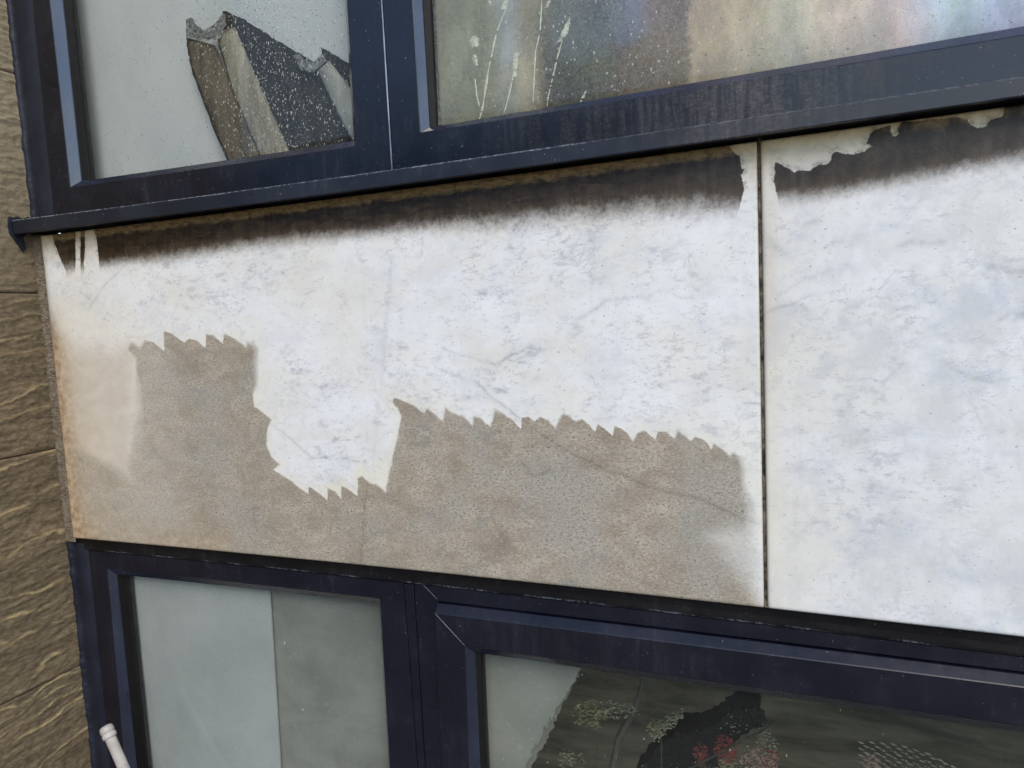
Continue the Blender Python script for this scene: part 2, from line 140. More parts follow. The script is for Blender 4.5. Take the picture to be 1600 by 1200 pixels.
    # a cream halo just outside of the washed edge
    halo=t.math('MULTIPLY',t.math('MULTIPLY',t.ss(t.attr('dirt'),-11,-.5),t.attr('haloamt')),.62)
    col=t.mix(halo,base,(.735,.685,.53))
    wash=t.math('MULTIPLY',t.ss(t.math('ADD',t.attr('wash'),t.math('MULTIPLY',t.math('SUBTRACT',t.noise(v,22,5,.7),.5),2.2)),-1.5,2.2),.75)
    col=t.mix(wash,col,t.mix(t.ss(g1,.3,.7),(.50,.425,.34),(.60,.53,.44)))
    col=t.mix(t.math('MULTIPLY',df,t.attr('dirtmax')),col,grime)
    rn=t.math('MULTIPLY',t.attr('rust'),t.ss(t.noise(t.co((1,1,.8)),26,6,.7),.2,.62,.55,1.15))
    col=t.mix(rn,col,t.mix(t.ss(t.noise(v,60,5,.7),.35,.65),(.27,.18,.10),(.50,.375,.24)))
    col=t.mix(t.attr('edge'),col,(.10,.065,.035))
    # soot under the sill
    s1=t.noise(t.co((1.1,1,.85),(0,.12,0)),110,7,.85); s2=t.noise(t.co((1,1,1)),26,6,.7,.6)
    st=t.math('ADD',t.attr('soot'),t.math('ADD',t.math('MULTIPLY',t.math('SUBTRACT',s1,.5),1.35),t.math('MULTIPLY',t.math('SUBTRACT',s2,.5),1.0)))
    sf=t.ss(st,-.45,1.0); fringe=t.ss(st,.9,-.1)
    
    cut=t.math('ADD',t.attr('cut'),t.math('MULTIPLY',t.math('SUBTRACT',t.noise(v,150,6,.75),.5),3.4))
    dg=t.noise(t.co((6.5,1,1.1),(0,.85,0)),9,3,.6)
    sd_d=t.ss(dg,.40,.60,.0,.6)
    resid=t.math('MULTIPLY',t.math('MULTIPLY',t.ss(cut,-3.9,-.3),t.ss(st,.6,1.4)),t.ss(t.noise(v,75,6,.8),.42,.64,.0,.55))
    sf=t.math('MULTIPLY',sf,t.ss(cut,-.35,.6)); sf=t.math('MAXIMUM',sf,resid)
    sd=t.mix(t.ss(t.noise(t.co((1,1,3.4),(0,.42,0)),19,7,.75,.6),.38,.68),(.016,.0098,.005),(.070,.046,.025))
    sd=t.mix(t.math('MULTIPLY',t.ss(t.noise(v,130,5,.8),.5,.72),.55),sd,(.125,.088,.052))
    sd=t.mix(t.attr('cool'),sd,t.mix(t.ss(s2,.35,.65),(.020,.014,.009),(.066,.048,.034)))
    sd=t.mix(t.ss(st,1.7,.55,0,.55),sd,(.110,.080,.052))
    sd=t.mix(sd_d,sd,t.mix(1.0,sd,(.42,.40,.38),'MULTIPLY'))
    # tan rim right under the sill
    rim=t.math('MULTIPLY',t.ss(t.math('ADD',t.attr('rim'),t.math('MULTIPLY',t.math('SUBTRACT',s2,.5),1.6)),.2,.75),t.ss(t.noise(t.co((1,1,3)),60,5,.75),.38,.58,.35,1))
    sd=t.mix(rim,sd,(.31,.205,.095))
    # yellowed stone in the flaked patches near the sill
    col=t.mix(t.math('MULTIPLY',t.attr('rimwide'),.9),col,t.mix(t.ss(s2,.35,.65),(.62,.47,.25),(.84,.70,.44)))
    sd=t.mix(t.math('MULTIPLY',fringe,.55),sd,(.19,.135,.08))
    col=t.mix(sf,col,sd)
    rough=t.ss(df,0,1,.36,.7)
    h=t.math('ADD',t.math('MULTIPLY',df,.35),t.math('ADD',t.math('MULTIPLY',g3,t.math('MULTIPLY',df,.5)),t.math('MULTIPLY',t.math('MULTIPLY',s1,sf),.9)))
    h=t.math('ADD',h,t.math('MULTIPLY',t.noise(v,55,3,.5),.16))
    return t.done(t.bsdf(col,rough,.4,t.bump(h,.0009,.7)))

def mat_paint(name,base=(.0034,.0046,.0105),rough=.24,dust=1.0,coat=.0,spec=.55):
    t=NT(name); v=t.co()
    n1=t.noise(v,7,5,.65); streak=t.noise(t.co((9,1,.8)),12,5,.7); sp=t.noise(v,240,2,.5); fine=t.noise(t.co((1,1,1.8)),160,6,.8)
    col=t.mix(t.ss(n1,.35,.7),base,tuple(c*1.5 for c in base))
    d=t.math('MULTIPLY',t.math('MULTIPLY',t.ss(streak,.46,.72),t.ss(n1,.42,.68)),.16*dust)
    d=t.math('MULTIPLY',d,t.ss(fine,.34,.7,.35,1.1))
    col=t.mix(d,col,(.16,.135,.115))
    dust_patch=t.math('MULTIPLY',t.math('MULTIPLY',t.attr('dust'),t.ss(streak,.36,.62,.15,.8)),t.ss(fine,.40,.66,.25,1.0))
    col=t.mix(dust_patch,col,(.10,.085,.072))
    spk=t.math('MULTIPLY',t.ss(sp,.735,.77),.5*dust)
    col=t.mix(t.math('MULTIPLY',t.math('MULTIPLY',t.ss(t.noise(t.co((1,1,.8)),34,6,.8,.6),.56,.70),t.ss(n1,.36,.60)),.10*dust),col,(.22,.215,.22))
    col=t.mix(spk,col,(.42,.42,.45))
    sc=t.math('MULTIPLY',t.attr('scuff'),t.ss(t.noise(t.co((1,1,1)),140,5,.8),.42,.60))
    col=t.mix(sc,col,(.20,.215,.26))
    rg=t.math('ADD',t.ss(n1,.3,.7,rough-.05,rough+.12),t.math('MULTIPLY',d,.8))
    h=t.math('ADD',t.math('MULTIPLY',t.noise(t.co((1,1,.25)),120,3,.6),.25),t.math('MULTIPLY',t.noise(v,18,2,.5),.5))
    return t.done(t.bsdf(col,rg,spec,t.bump(h,.0005,.5),coat,0,.12))

def mat_simple(name,c1,c2,scale=20,rough=.7,spec=.4,stretch=(1,1,1),bump=.0,detail=6,spk=None,coat=0):
    t=NT(name); v=t.co(stretch); n=t.noise(v,scale,detail,.65,.4)
    col=t.mix(t.ss(n,.32,.68),c1,c2)
    if spk: col=t.mix(t.math('MULTIPLY',t.ss(t.noise(t.co(),scale*12,3,.6),.62,.72),spk[1]),col,spk[0])
    b=t.bump(t.noise(v,scale*3,5,.7),bump,1) if bump else None
    return t.done(t.bsdf(col,rough,spec,b,coat))

def mat_stone():
    t=NT('riven_sandstone'); v=t.co((1,1.0,4.0)); fine=t.noise(t.co((1,1,2.2)),75,7,.75); band=t.noise(t.co((1,.9,7)),5,6,.65,1.6)
    col=t.mix(t.ss(band,.35,.66),(.108,.073,.037),(.225,.160,.086))
    col=t.mix(t.ss(fine,.38,.66),t.mix(.5,col,(.09,.070,.045)),t.mix(.35,col,(.30,.255,.19)))
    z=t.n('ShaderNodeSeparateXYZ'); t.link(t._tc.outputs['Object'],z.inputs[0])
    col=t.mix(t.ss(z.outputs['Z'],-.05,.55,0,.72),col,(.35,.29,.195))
    col=t.mix(t.math('MULTIPLY',t.attr('ridge'),t.ss(fine,.25,.6,.55,1)),col,(.46,.35,.18))
    grain=t.noise(t.co(),520,3,.6)
    col=t.mix(t.math('MULTIPLY',t.ss(grain,.52,.64),.5),col,(.05,.04,.028))
    h=t.math('ADD',t.math('MULTIPLY',fine,.8),t.math('MULTIPLY',grain,.3))
    return t.done(t.bsdf(col,.85,.25,t.bump(h,.0028,1)))

def mat_glass(name,film,film_col,clear=(.945,.95,.94),scale=6):
    t=NT(name); tr=t.n('ShaderNodeBsdfTransparent'); t.put(tr.inputs[0],clear)
    di=t.n('ShaderNodeBsdfDiffuse'); t.put(di.inputs[0],film_col); tl=t.n('ShaderNodeBsdfTranslucent'); t.put(tl.inputs[0],film_col)
    dm=t.n('ShaderNodeMixShader'); dm.inputs[0].default_value=.5; t.link(di.outputs[0],dm.inputs[1]); t.link(tl.outputs[0],dm.inputs[2])
    n=t.noise(t.co((1,1,.6)),scale,5,.65); n2=t.noise(t.co(),260,4,.75)
    f=t.math('MULTIPLY',t.ss(n,.3,.7,.5,1.35),t.math('MULTIPLY',t.ss(n2,.34,.66,.35,1.7),film),clamp=True)
    a=t.n('ShaderNodeMixShader'); t.link(f,a.inputs[0]); t.link(tr.outputs[0],a.inputs[1]); t.link(dm.outputs[0],a.inputs[2])
    g=t.n('ShaderNodeBsdfGlossy'); g.inputs['Roughness'].default_value=.03
    fr=t.n('ShaderNodeFresnel'); fr.inputs[0].default_value=1.42
    ge=t.n('ShaderNodeNewGeometry'); front=t.math('SUBTRACT',1.0,ge.outputs['Backfacing']); 
    t.t.links.remove(a.inputs[0].links[0]); t.link(t.math('MULTIPLY',f,front),a.inputs[0])
    b=t.n('ShaderNodeMixShader'); t.link(t.math('MULTIPLY',fr.outputs[0],front),b.inputs[0]); t.link(a.outputs[0],b.inputs[1]); t.link(g.outputs[0],b.inputs[2])
    return t.done(b.outputs[0])

# ------------------------------------------------------------------ mesh helpers
def tag(o,label=None,cat=None,group=None,kind=None):
    if label: o['label']=label
    if cat: o['category']=cat
    if group: o['group']=group
    if kind: o['kind']=kind
    return o
def empty(name,loc,label,cat,group=None):
    o=bpy.data.objects.new(name,None); COL.objects.link(o); o.location=loc; o.empty_display_size=.05; return tag(o,label,cat,group)
def obj(name,verts,faces,mat,parent=None,smooth=False,attrs=None):
    me=bpy.data.meshes.new(name); me.from_pydata([tuple(v) for v in verts],[],[tuple(f) for f in faces]); me.validate(); me.update()
    o=bpy.data.objects.new(name,me); COL.objects.link(o); me.materials.append(mat)
    if smooth: me.polygons.foreach_set('use_smooth',[True]*len(me.polygons))
    if attrs:
        for k,a in attrs.items():
            at=me.attributes.new(k,'FLOAT','POINT'); at.data.foreach_set('value',np.asarray(a,np.float32))
    if parent: o.parent=parent; o.matrix_parent_inverse=Matrix.Translation(-parent.location)
    return o
def box(name,lo,hi,mat,parent=None,bev=0):
    bm=bmesh.new(); bmesh.ops.create_cube(bm,size=1)
    for v in bm.verts: v.co=Vector([(lo[i]+hi[i])/2+v.co[i]*(hi[i]-lo[i]) for i in range(3)])
    if bev: bmesh.ops.bevel(bm,geom=bm.edges[:],offset=bev,segments=2,affect='EDGES',profile=.6)
    me=bpy.data.meshes.new(name); bm.to_mesh(me); bm.free(); o=bpy.data.objects.new(name,me); COL.objects.link(o); me.materials.append(mat)
    if parent: o.parent=parent; o.matrix_parent_inverse=Matrix.Translation(-parent.location)
    return o
def prism(name,poly,y0,y1,mat,parent=None,zmin=None,bev=.0015):
    p=[(x,max(z,zmin) if zmin is not None else z) for x,z in poly]
    bm=bmesh.new(); vs=[bm.verts.new((x,y0,z)) for x,z in p]
    f=bm.faces.new(vs); ex=bmesh.ops.extrude_face_region(bm,geom=[f]); 
    for v in ex['geom']:
        if isinstance(v,bmesh.types.BMVert): v.co.y=y1
    bmesh.ops.recalc_face_normals(bm,faces=bm.faces[:])
    bmesh.ops.triangulate(bm,faces=[f for f in bm.faces if len(f.verts)>4])
    me=bpy.data.meshes.new(name); bm.to_mesh(me); bm.free(); o=bpy.data.objects.new(name,me); COL.objects.link(o); me.materials.append(mat)
    if parent: o.parent=parent; o.matrix_parent_inverse=Matrix.Translation(-parent.location)
    return o
def tube(pts,rad,n=10,caps=True):
    pts=[Vector(p) for p in pts]; V=[];Fc=[]
    for i,p in enumerate(pts):
        t=(pts[min(i+1,len(pts)-1)]-pts[max(i-1,0)]).normalized(); a=t.cross(Vector((.3,.9,.1))).normalized(); b=t.cross(a)
        r=rad[i] if isinstance(rad,(list,tuple)) else rad
        for k in range(n): V.append(p+a*r*math.cos(2*math.pi*k/n)+b*r*math.sin(2*math.pi*k/n))
    for i in range(len(pts)-1):
        for k in range(n): Fc.append((i*n+k,i*n+(k+1)%n,(i+1)*n+(k+1)%n,(i+1)*n+k))
    if caps: Fc.append(tuple(range(n))[::-1]); Fc.append(tuple((len(pts)-1)*n+k for k in range(n)))
    return V,Fc
def vnoise(x,y,freq,seed,octaves=4,gain=.5):
    out=np.zeros_like(x,dtype=float); amp=1;tot=0
    for o in range(octaves):
        fx=x*freq; fy=y*freq; ix=np.floor(fx).astype(int); iy=np.floor(fy).astype(int); u=fx-ix; v=fy-iy; u=u*u*(3-2*u); v=v*v*(3-2*v)
        def h(a,b):
            n=(a*374761393+b*668265263+(seed+o*17)*974711)&0x7fffffff; n=((n^(n>>13))*1274126177)&0x7fffffff; return ((n^(n>>16))&0xffff)/65535.
        out+=amp*((h(ix,iy)*(1-u)+h(ix+1,iy)*u)*(1-v)+(h(ix,iy+1)*(1-u)+h(ix+1,iy+1)*u)*v); tot+=amp; amp*=gain; freq*=2
    return out/tot
def sdf(px,pz,poly):
    """signed distance, positive inside"""
    P=np.array(poly); n=len(P); d=np.full(px.shape,1e9); ins=np.zeros(px.shape,bool)
    for i in range(n):
        a=P[i];b=P[(i+1)%n]; e=b-a; wx=px-a[0]; wz=pz-a[1]; t=np.clip((wx*e[0]+wz*e[1])/max(e@e,1e-12),0,1)
        d=np.minimum(d,(wx-e[0]*t)**2+(wz-e[1]*t)**2)
        c=((a[1]>pz)!=(b[1]>pz))
        if b[1]!=a[1]: ins^=c&(px<(b[0]-a[0])*(pz-a[1])/(b[1]-a[1])+a[0])
    d=np.sqrt(d); return np.where(ins,d,-d)

PAINT=mat_paint('navy_frame_paint'); PAINT_LOW=mat_paint('navy_frame_paint_lower',(.0034,.0040,.0100),.3,.6)
BEADM=mat_paint('glossy_glazing_bead',(.0060,.0085,.022),.16,.5,.6,1.0)
PAINT_BEAD=mat_paint('navy_sealant',(.006,.008,.017),.42,.4,0)
SEALB=mat_simple('black_gasket',(.002,.002,.0025),(.006,.0055,.005),60,.6,.25,bump=.0004,spk=((.10,.095,.08),.10))
TRIMC=mat_paint('dusty_cover_trim',(.0042,.0038,.0045),.45,.7,0,.3)
MARBLE=mat_marble(); STONE=mat_stone()
MORTAR=mat_simple('brown_mortar',(.13,.105,.075),(.24,.20,.15),55,.9,.2,(1,1,1),.003,spk=((.03,.025,.02),.6))
JOINTM=mat_simple('dirty_joint_filler',(.02,.016,.010),(.20,.17,.12),75,.85,.2,(1,1,.8),.001)
MASON=mat_simple('painted_render',(.42,.40,.37),(.5,.48,.44),9,.85,.3,bump=.003)

# ------------------------------------------------------------------ the setting
GR=mat_simple('paving_concrete',(.13,.125,.115),(.19,.18,.165),3,.9,.25,bump=.004)
g=obj('ground',[(-400,-400,-2.6),(400,-400,-2.6),(400,400,-2.6),(-400,400,-2.6)],[(0,1,2,3)],GR); tag(g,kind='structure')

# ------------------------------------------------------------------ marble spandrel
TOP=lambda x:.22659+.00602*x+.00393*x*x
BOT=lambda x:-.45781-.00958*x-.00679*x*x
facade=empty('facade_wall',(-.06,0,-.46),'white marble clad band between the two navy framed windows, half washed, with black soot under the sill','wall')
def interp(x,pts):
    p=sorted(pts); return np.interp(x,[a for a,_ in p],[b for _,b in p])
def slab(x0f,x1f,step,name,label,seed,xr=None):
    """x0f/x1f: (a,b) edge lines x=a+b z"""
    nx=int((x1f[0]-x0f[0])/step); nz=int(.70/step)
    U,Wt=np.meshgrid(np.linspace(0,1,nx+1),np.linspace(0,1,nz+1)); U=U.ravel();Wt=Wt.ravel()
    z=-.46+Wt*.68
    for _ in range(3):
        xl=x0f[0]+x0f[1]*z; xr_=x1f[0]+x1f[1]*z; x=xl+(xr_-xl)*U
        z=BOT(x)*(1-Wt)+(TOP(x)+.004)*Wt
    y=(vnoise(x+9,z+9,5,seed,3)-.5)*.0012
    # arris softening
    ed=np.minimum(x-xl,xr_-x); y=y+np.where(ed<.003,(.003-ed)*.5,0)+np.where((z-BOT(x))<.003,(.003-(z-BOT(x)))*.5,0)
    zd=interp(x,SOOT_DARK); zw=interp(x,SOOT_WHITE)
    soot=np.clip((z-zw+.004)/(zd-zw+.002),-2,2.5)
    cut=np.full(x.shape,-1e3)
    for c in (CUT_A,CUT_B,CUT_C,CUT_D): cut=np.maximum(cut,sdf(x,z,c))
    cut=np.clip(-cut/.0022,-4,4)
    ds=sdf(x,z,DIRT)
    wid=.0016+.010*np.exp(-((x+.85-.0)/.03)**2*0)*0
    ds=ds+(vnoise(x+3,z+3,70,41,3)-.5)*.0035+(vnoise(x+8,z+8,260,43,2)-.5)*.0014
    wid=.0011+.0052*np.clip(vnoise(x+13,z+13,14,47,3)*2.2-.75,0,1)
    sm=lambda v,a,b: (lambda t:t*t*(3-2*t))(np.clip((v-a)/(b-a),0,1))
    # soft edges: left limit of the brown, right edge of the first tooth row, the right end
    wid+= .0075*np.exp(-(((x+1.312)/.03)**2))*sm(-z,-.09,.0)*1
    wid+= .013*np.exp(-(((x+.990)/.022)**2))*sm(z,-.14,-.10)
    wid+= .006*sm(x,-.10,-.075)*sm(-z,.10,.16)+.006*sm(x,-.16,-.10)*sm(-z,.20,.24)
    wid+=.030*sm(-x,1.29,1.32)*sm(-z,.08,.13)+.010*sm(x,-.18,-.12)*sm(-z,.26,.30)
    dirt=np.where(ds<0,np.maximum(ds/np.minimum(wid,.0022+.5*wid),-16),np.minimum(ds/wid,5))
    dirtmax=np.where(x<-1.22,.78,.97)+0*x; dirtmax=.80+.17*sm(x,-1.30,-1.15)
    dirtmax*=1-.50*sm(sdf(x,z,SWEEP)/.018,-1.2,1.4)*(.75+.5*vnoise(x+2,z+2,60,91,3))
    wash=np.clip(sdf(x,z,WASH)/.022,-4,3)
    d0=x-xl
    if name_is_first(name):
        rust=.95*np.exp(-(d0/.045)**1.5)*sm(-z,-.10,.02)+.42*np.exp(-((z-BOT(x))/.05)**1.4)*sm(-x,.9,1.25)
        edge=np.exp(-(d0/.008)**1.2)*.75*sm(z,-.12,.12)+.22*np.exp(-(d0/.03)**2)*np.exp(-((z-.03)/.05)**2)+.5*np.exp(-((xr_-x)/.0016))+.3*np.exp(-((xr_-x)/.005))*sm(z,.12,.2)
        rust+=.10*np.exp(-(d0/.16)**2)*sm(-z,-.05,.05)
    else:
        rust=.25*np.exp(-(d0/.02)**1.5)*np.exp(-((z-.02)/.10)**2); edge=.5*np.exp(-(d0/.0018))
    rimd=TOP(x)-z; rim=np.clip(1.15-rimd/.016,0,1)*(.45+.55*sm(-x,-.12,.10))
    rimwide=np.exp(-(np.abs(rimd)/.036)**1.6)
    cool=sm(x,-.35,-.02)
    # veins
    vein=np.zeros(x.shape)
    nx1=(vnoise(x+5,z+5,45,3,3)-.5)*.007; nz1=(vnoise(x+15,z+35,45,8,3)-.5)*.007
    for pts,wd,st in VEINS:
        bb=np.array(pts); m=(x>bb[:,0].min()-.03)&(x<bb[:,0].max()+.03)&(z>bb[:,1].min()-.03)&(z<bb[:,1].max()+.03)
        if not m.any(): continue
        xx=x[m]+nx1[m]; zz=z[m]+nz1[m]; dd=np.full(xx.shape,9.)
        for a,b in zip(pts[:-1],pts[1:]):
            a=np.array(a);b=np.array(b);e=b-a; tt=np.clip(((xx-a[0])*e[0]+(zz-a[1])*e[1])/(e@e),0,1); dd=np.minimum(dd,np.hypot(xx-a[0]-e[0]*tt,zz-a[1]-e[1]*tt))
        vein[m]=np.maximum(vein[m],st*np.exp(-(dd/(wd*.8))**2)*.8+.20*st*np.exp(-(dd/(wd*3.2))**2))
    for (cx,cz),rr,st in SPOTS:
        m=(abs(x-cx)<.04)&(abs(z-cz)<.04)
        if m.any(): vein[m]=np.maximum(vein[m],st*1.3*np.exp(-(((x[m]-cx+nx1[m]*.5)/rr)**2+((z[m]-cz+nz1[m]*.5)/(rr*.7))**2)))
    N=len(x); W=nx+1; i=np.arange(nx);j=np.arange(nz); I,J=np.meshgrid(i,j); a=(J*W+I).ravel()
    F=np.stack([a,a+1,a+W+1,a+W],1).tolist()
    V=np.stack([x,y,z],1).tolist()
    # thickness: rim loop pushed back
    ring=[k for k in range(W)]+[W*(r+1)-1 for r in range(1,nz+1)]+[nz*W+k for k in range(nx-1,-1,-1)]+[r*W for r in range(nz-1,0,-1)]
    base=len(V)
    for k in ring: V.append([V[k][0],.028,V[k][2]])
    L=len(ring)
    for k in range(L): F.append([ring[(k+1)%L],ring[k],base+k,base+(k+1)%L])
    ex=lambda A,dv=0: np.concatenate([A,np.full(L,dv)])
    o=obj(name,V,F,MARBLE,facade,True,dict(soot=ex(soot,-2),cut=ex(cut,-4),dirt=ex(dirt,-16),dirtmax=ex(dirtmax),wash=ex(wash,-4),rust=ex(rust),edge=ex(edge),rim=ex(rim),rimwide=ex(rimwide),vein=ex(vein),cream=ex(.38*np.exp(-(d0/.28)**2)*sm(-z,-.2,.0)+.03 if x1f[0]<0 else .42*np.exp(-(d0/.022)**2)+.16*np.exp(-(d0/.14)**2)),cool=ex(cool),haloamt=ex(.28+.72*np.exp(-(((x+.80)/.12)**2))*sm(-z,.06,.12)),slab=ex(np.full(x.shape,0. if x1f[0]<0 else 1.))))
    o['label']=label; return o
def name_is_first(n): return n=='marble_slab' and not any(x.name.startswith('marble_slab') for x in bpy.data.objects)
slab((-1.5715,.0023),(-.0593,.0014),.0019,'marble_slab','marble slab left of the joint, brown below with a toothed washed edge',11)
slab((-.0542,.0014),(.95,0),.0026,'marble_slab','clean marble slab right of the joint with flaked soot along its top',23)

def strip(name,xf0,xf1,y,mat,wob=.0,z0=-.47,z1=.235,n=140,parent=None,relief=.001,cols=5):
    V=[];F=[]
    for i in range(n+1):
        z=z0+(z1-z0)*i/n
        for c in range(cols):
            s=c/(cols-1); x=(xf0[0]+xf0[1]*z)*(1-s)+(xf1[0]+xf1[1]*z)*s
            if c in (0,cols-1): x+=random.uniform(-wob,wob)
            V.append((x,y+random.uniform(-relief,relief)+(.0015 if c in (0,cols-1) else 0),z))
        if i:
            for c in range(cols-1): a=(i-1)*cols+c; F.append((a,a+1,a+cols+1,a+cols))
    return obj(name,V,F,mat,parent,False)
strip('slab_joint',(-.0600,.0014),(-.0522,.0014),.0030,JOINTM,0,z0=-.4572,parent=facade,relief=.0007)
box('wall_core',(-1.66,.030,-.472),(1.3,.0695,.236),MASON,facade)
strip('corner_mortar',(-1.606,0),(-1.5700,.0023),.0035,MORTAR,.0003,parent=facade,relief=.0012,cols=9,n=260)
# a thin dark crack line beside the marble
box('masonry_above',(-1.66,.0,1.36),(2.2,.12,2.6),MASON,facade)
box('masonry_below',(-1.66,.0,-2.6),(2.2,.12,-1.56),MASON,facade)
box('masonry_side',(1.203,.0,-1.558),(2.2,.12,1.358),MASON,facade)

# ------------------------------------------------------------------ stone pier
pier=empty('stone_pier',(-1.75,-.3,-2.6),'brown riven sandstone pier standing at right angles to the marble on the far left','wall')
JZ=[-2.0,-1.35,-.7755,-.2515,.1060,.5865,1.05,1.7]
def stone_block(z0,z1,seed):
    y0,y1=-.62,.068; hz=.0010
    n=max(2,int((z1-z0)/.0030)); m=int((y1+.30)/.0034)
    ys=np.concatenate([np.linspace(y0,-.30,14)[:-1],np.linspace(-.30,y1,m)])
    Y,Z=np.meshgrid(ys,np.linspace(z0+hz,z1-hz,n)); sh=Y.shape; Y=Y.ravel();Z=Z.ravel()
    warp=vnoise(Y+20,Z+20,7,seed,4)*.085
    lay=vnoise(Y*.35+50,(Z+warp)*1.0+50,26,seed+1,4,.6)
    rough=vnoise(Y+7,Z*1.6+7,60,seed+2,4,.6)
    # riven ledges: a saw over the bedding lines
    ph=(Z+warp*.8+.06*vnoise(Y+3,Z+3,7,seed+5,3)+.015*vnoise(Y+3,Z+3,25,seed+5,3))*(22+ (seed%3)*4); fr=ph-np.floor(ph); ok=vnoise(Y*.5+90,np.floor(ph)*3.7+.5,4,seed+9,2)>.45
    ridge=np.where(ok,np.exp(-((fr-.5)/(.035+.06*vnoise(Y+61,Z+61,14,seed+6,3)))**2),0)*np.clip((vnoise(Y+31,Z*2+31,16,seed+4,3)-.28)*3.5,0,1)
    X=-1.6035+ (lay-.5)*.0042+(rough-.5)*.0050+(vnoise(Y*.35+17,(Z+warp*.6)*2.4+17,70,seed+12,3,.6)-.5)*.0042+ridge*.0020
    e=np.minimum(Z-(z0+hz),(z1-hz)-Z); X=X-np.where(e<.0025,(.0025-e)*.7,0)
    V=np.stack([X,Y,Z],1).tolist(); W=len(ys); F=[]
    for j in range(n-1):
        for i in range(W-1): a=j*W+i; F.append((a,a+1,a+W+1,a+W))
    ring=[k for k in range(W)]+[W*(r+1)-1 for r in range(1,n)]+[(n-1)*W+k for k in range(W-2,-1,-1)]+[r*W for r in range(n-2,0,-1)]
    base=len(V)
    for k in ring: V.append([-1.9,V[k][1],V[k][2]])
    L=len(ring)
    for k in range(L): F.append((ring[(k+1)%L],ring[k],base+k,base+(k+1)%L))
    F.append(tuple(range(base,base+L)))
    return obj('stone_block',V,F,STONE,pier,True,dict(ridge=np.concatenate([ridge*np.clip(.30-(Z-.1)*1.6,.30,1.0),np.zeros(L)])))
for i,(a,b) in enumerate(zip(JZ[:-1],JZ[1:])): stone_block(a,b,31+i*7)
box('pier_core',(-1.895,-.60,-2.6),(-1.6105,.066,1.7),mat_simple('dark_bedding_mortar',(.035,.028,.02),(.07,.058,.042),60,.95,.2),pier)

# ------------------------------------------------------------------ windows
LIN=lambda c:(lambda z:c[0]+c[1]*z)
def quad(c): return lambda x:c[0]+c[1]*x+c[2]*x*x
class Ring:
    def __init__(s,l,r,b,t,y): s.l,s.r,s.b,s.t,s.y=[(f if callable(f) else (lambda v,f=f:f)) for f in (l,r,b,t)]+[y]
    def corner(s,hx,hz):
        z=s.t(0) if hz else s.b(0); 
        for _ in range(6): x=(s.r if hx else s.l)(z); z=(s.t if hz else s.b)(x)
        return x,z
    def side(s,which,N,gap):
        if which in('bottom','top'):
            x0,_=s.corner(0,which=='top'); x1,_=s.corner(1,which=='top'); fn=s.t if which=='top' else s.b
            return [((x0+gap)+(x1-x0-2*gap)*i/N,s.y,0) for i in range(N+1)],fn
        _,z0=s.corner(which=='right',0); _,z1=s.corner(which=='right',1); fn=s.r if which=='right' else s.l
        return [(0,s.y,(z0+gap)+(z1-z0-2*gap)*i/N) for i in range(N+1)],fn
def loft(name,rings,which,mat,parent,N=20,gap=.00025,label=None,dust=None,jit=0,closed=True):
    V=[];F=[];R=len(rings);D=[]
    for rg in rings:
        pts,fn=rg.side(which,N,gap)
        for x,y,z in pts:
            if which in('bottom','top'): z=fn(x)
            else: x=fn(z)
            if jit: x+=random.uniform(-jit,jit); z+=random.uniform(-jit,jit)
            V.append((x,y,z)); D.append(dust(x,y,z) if dust else 0)
    M_=N+1
    for r_ in range(R if closed else R-1):
        for i in range(N): a=r_*M_+i; b=((r_+1)%R)*M_+i; F.append((a,a+1,b+1,b))
    if closed:
        F.append([r_*M_ for r_ in range(R)]); F.append([r_*M_+N for r_ in range(R)][::-1])
    o=obj(name,V,F,mat,parent,False,dict(dust=D))
    bm=bmesh.new(); bm.from_mesh(o.data); bmesh.ops.recalc_face_normals(bm,faces=bm.faces[:]); bm.to_mesh(o.data); bm.free()
    if label: o['label']=label
    return o
F0=.015
def rnd(rings,k,w=.0012):
    return rings
def frame(parent,outer,R1,R2,R3,y,yb,mat,nm='frame',dust=None,chamfer=None):
    """outer,R1.. = (l,r,b,t)"""
    e=.0009
    def off(q,d):   # grow the opening by d
        l,r_,b,t=[(f if callable(f) else (lambda v,f=f:f)) for f in q]
        return (lambda z:l(z)-d,lambda z:r_(z)+d,lambda x:b(x)-d,lambda x:t(x)+d)
    rings=[Ring(*outer,yb)]
    if chamfer: rings+= [Ring(*outer,chamfer[0]),Ring(*off(chamfer[1],.0006),y+.0009),Ring(*off(chamfer[1],-.0008),y)]
    else: rings+=[Ring(*outer,y+e),Ring(*off(outer,-e),y)]
    rings+=[Ring(*off(R1,e),y),Ring(*off(R1,-e*.4),y+e),Ring(*off(R2,e*.6),y+.0125),Ring(*R2,y+.0145),Ring(*R2,yb)]
    # inner rebate keeps the loop closed
    rings=rings[:-3]+[Ring(*off(R1,-e*.4),y+.004),Ring(*off(R1,-e*.4),yb)] if False else rings
    k=len(rings)-3
    fr_=rings[:k]+[Ring(*off(R1,-e*.5),y+.0040),Ring(*off(R1,.004),yb)]
    bd_=[Ring(*off(R1,-e*.55),y+e),Ring(*off(R2,e*.6),y+.0125),Ring(*R2,y+.0145),Ring(*R2,yb),Ring(*off(R1,.0036),yb),Ring(*off(R1,-e*.55),y+.0042)]
    for side,n in (('bottom','rail'),('top','rail'),('left','stile'),('right','stile')):
        loft(nm+'_'+n,fr_,side,mat,parent,24,dust=dust)
        loft('glazing_bead',bd_,side,BEADM,parent,24)
    gr=[Ring(*off(R2,-.0002),y+.0150),Ring(*off(R2,-.0002),y+.034),Ring(*off(R3,-.0015),y+.034),Ring(*R3,y+.0225),Ring(*off(R3,.001),y+.0205)]
    for side in ('bottom','top','left','right'): loft('gasket',gr,side,SEALB,parent,24,jit=.0002)
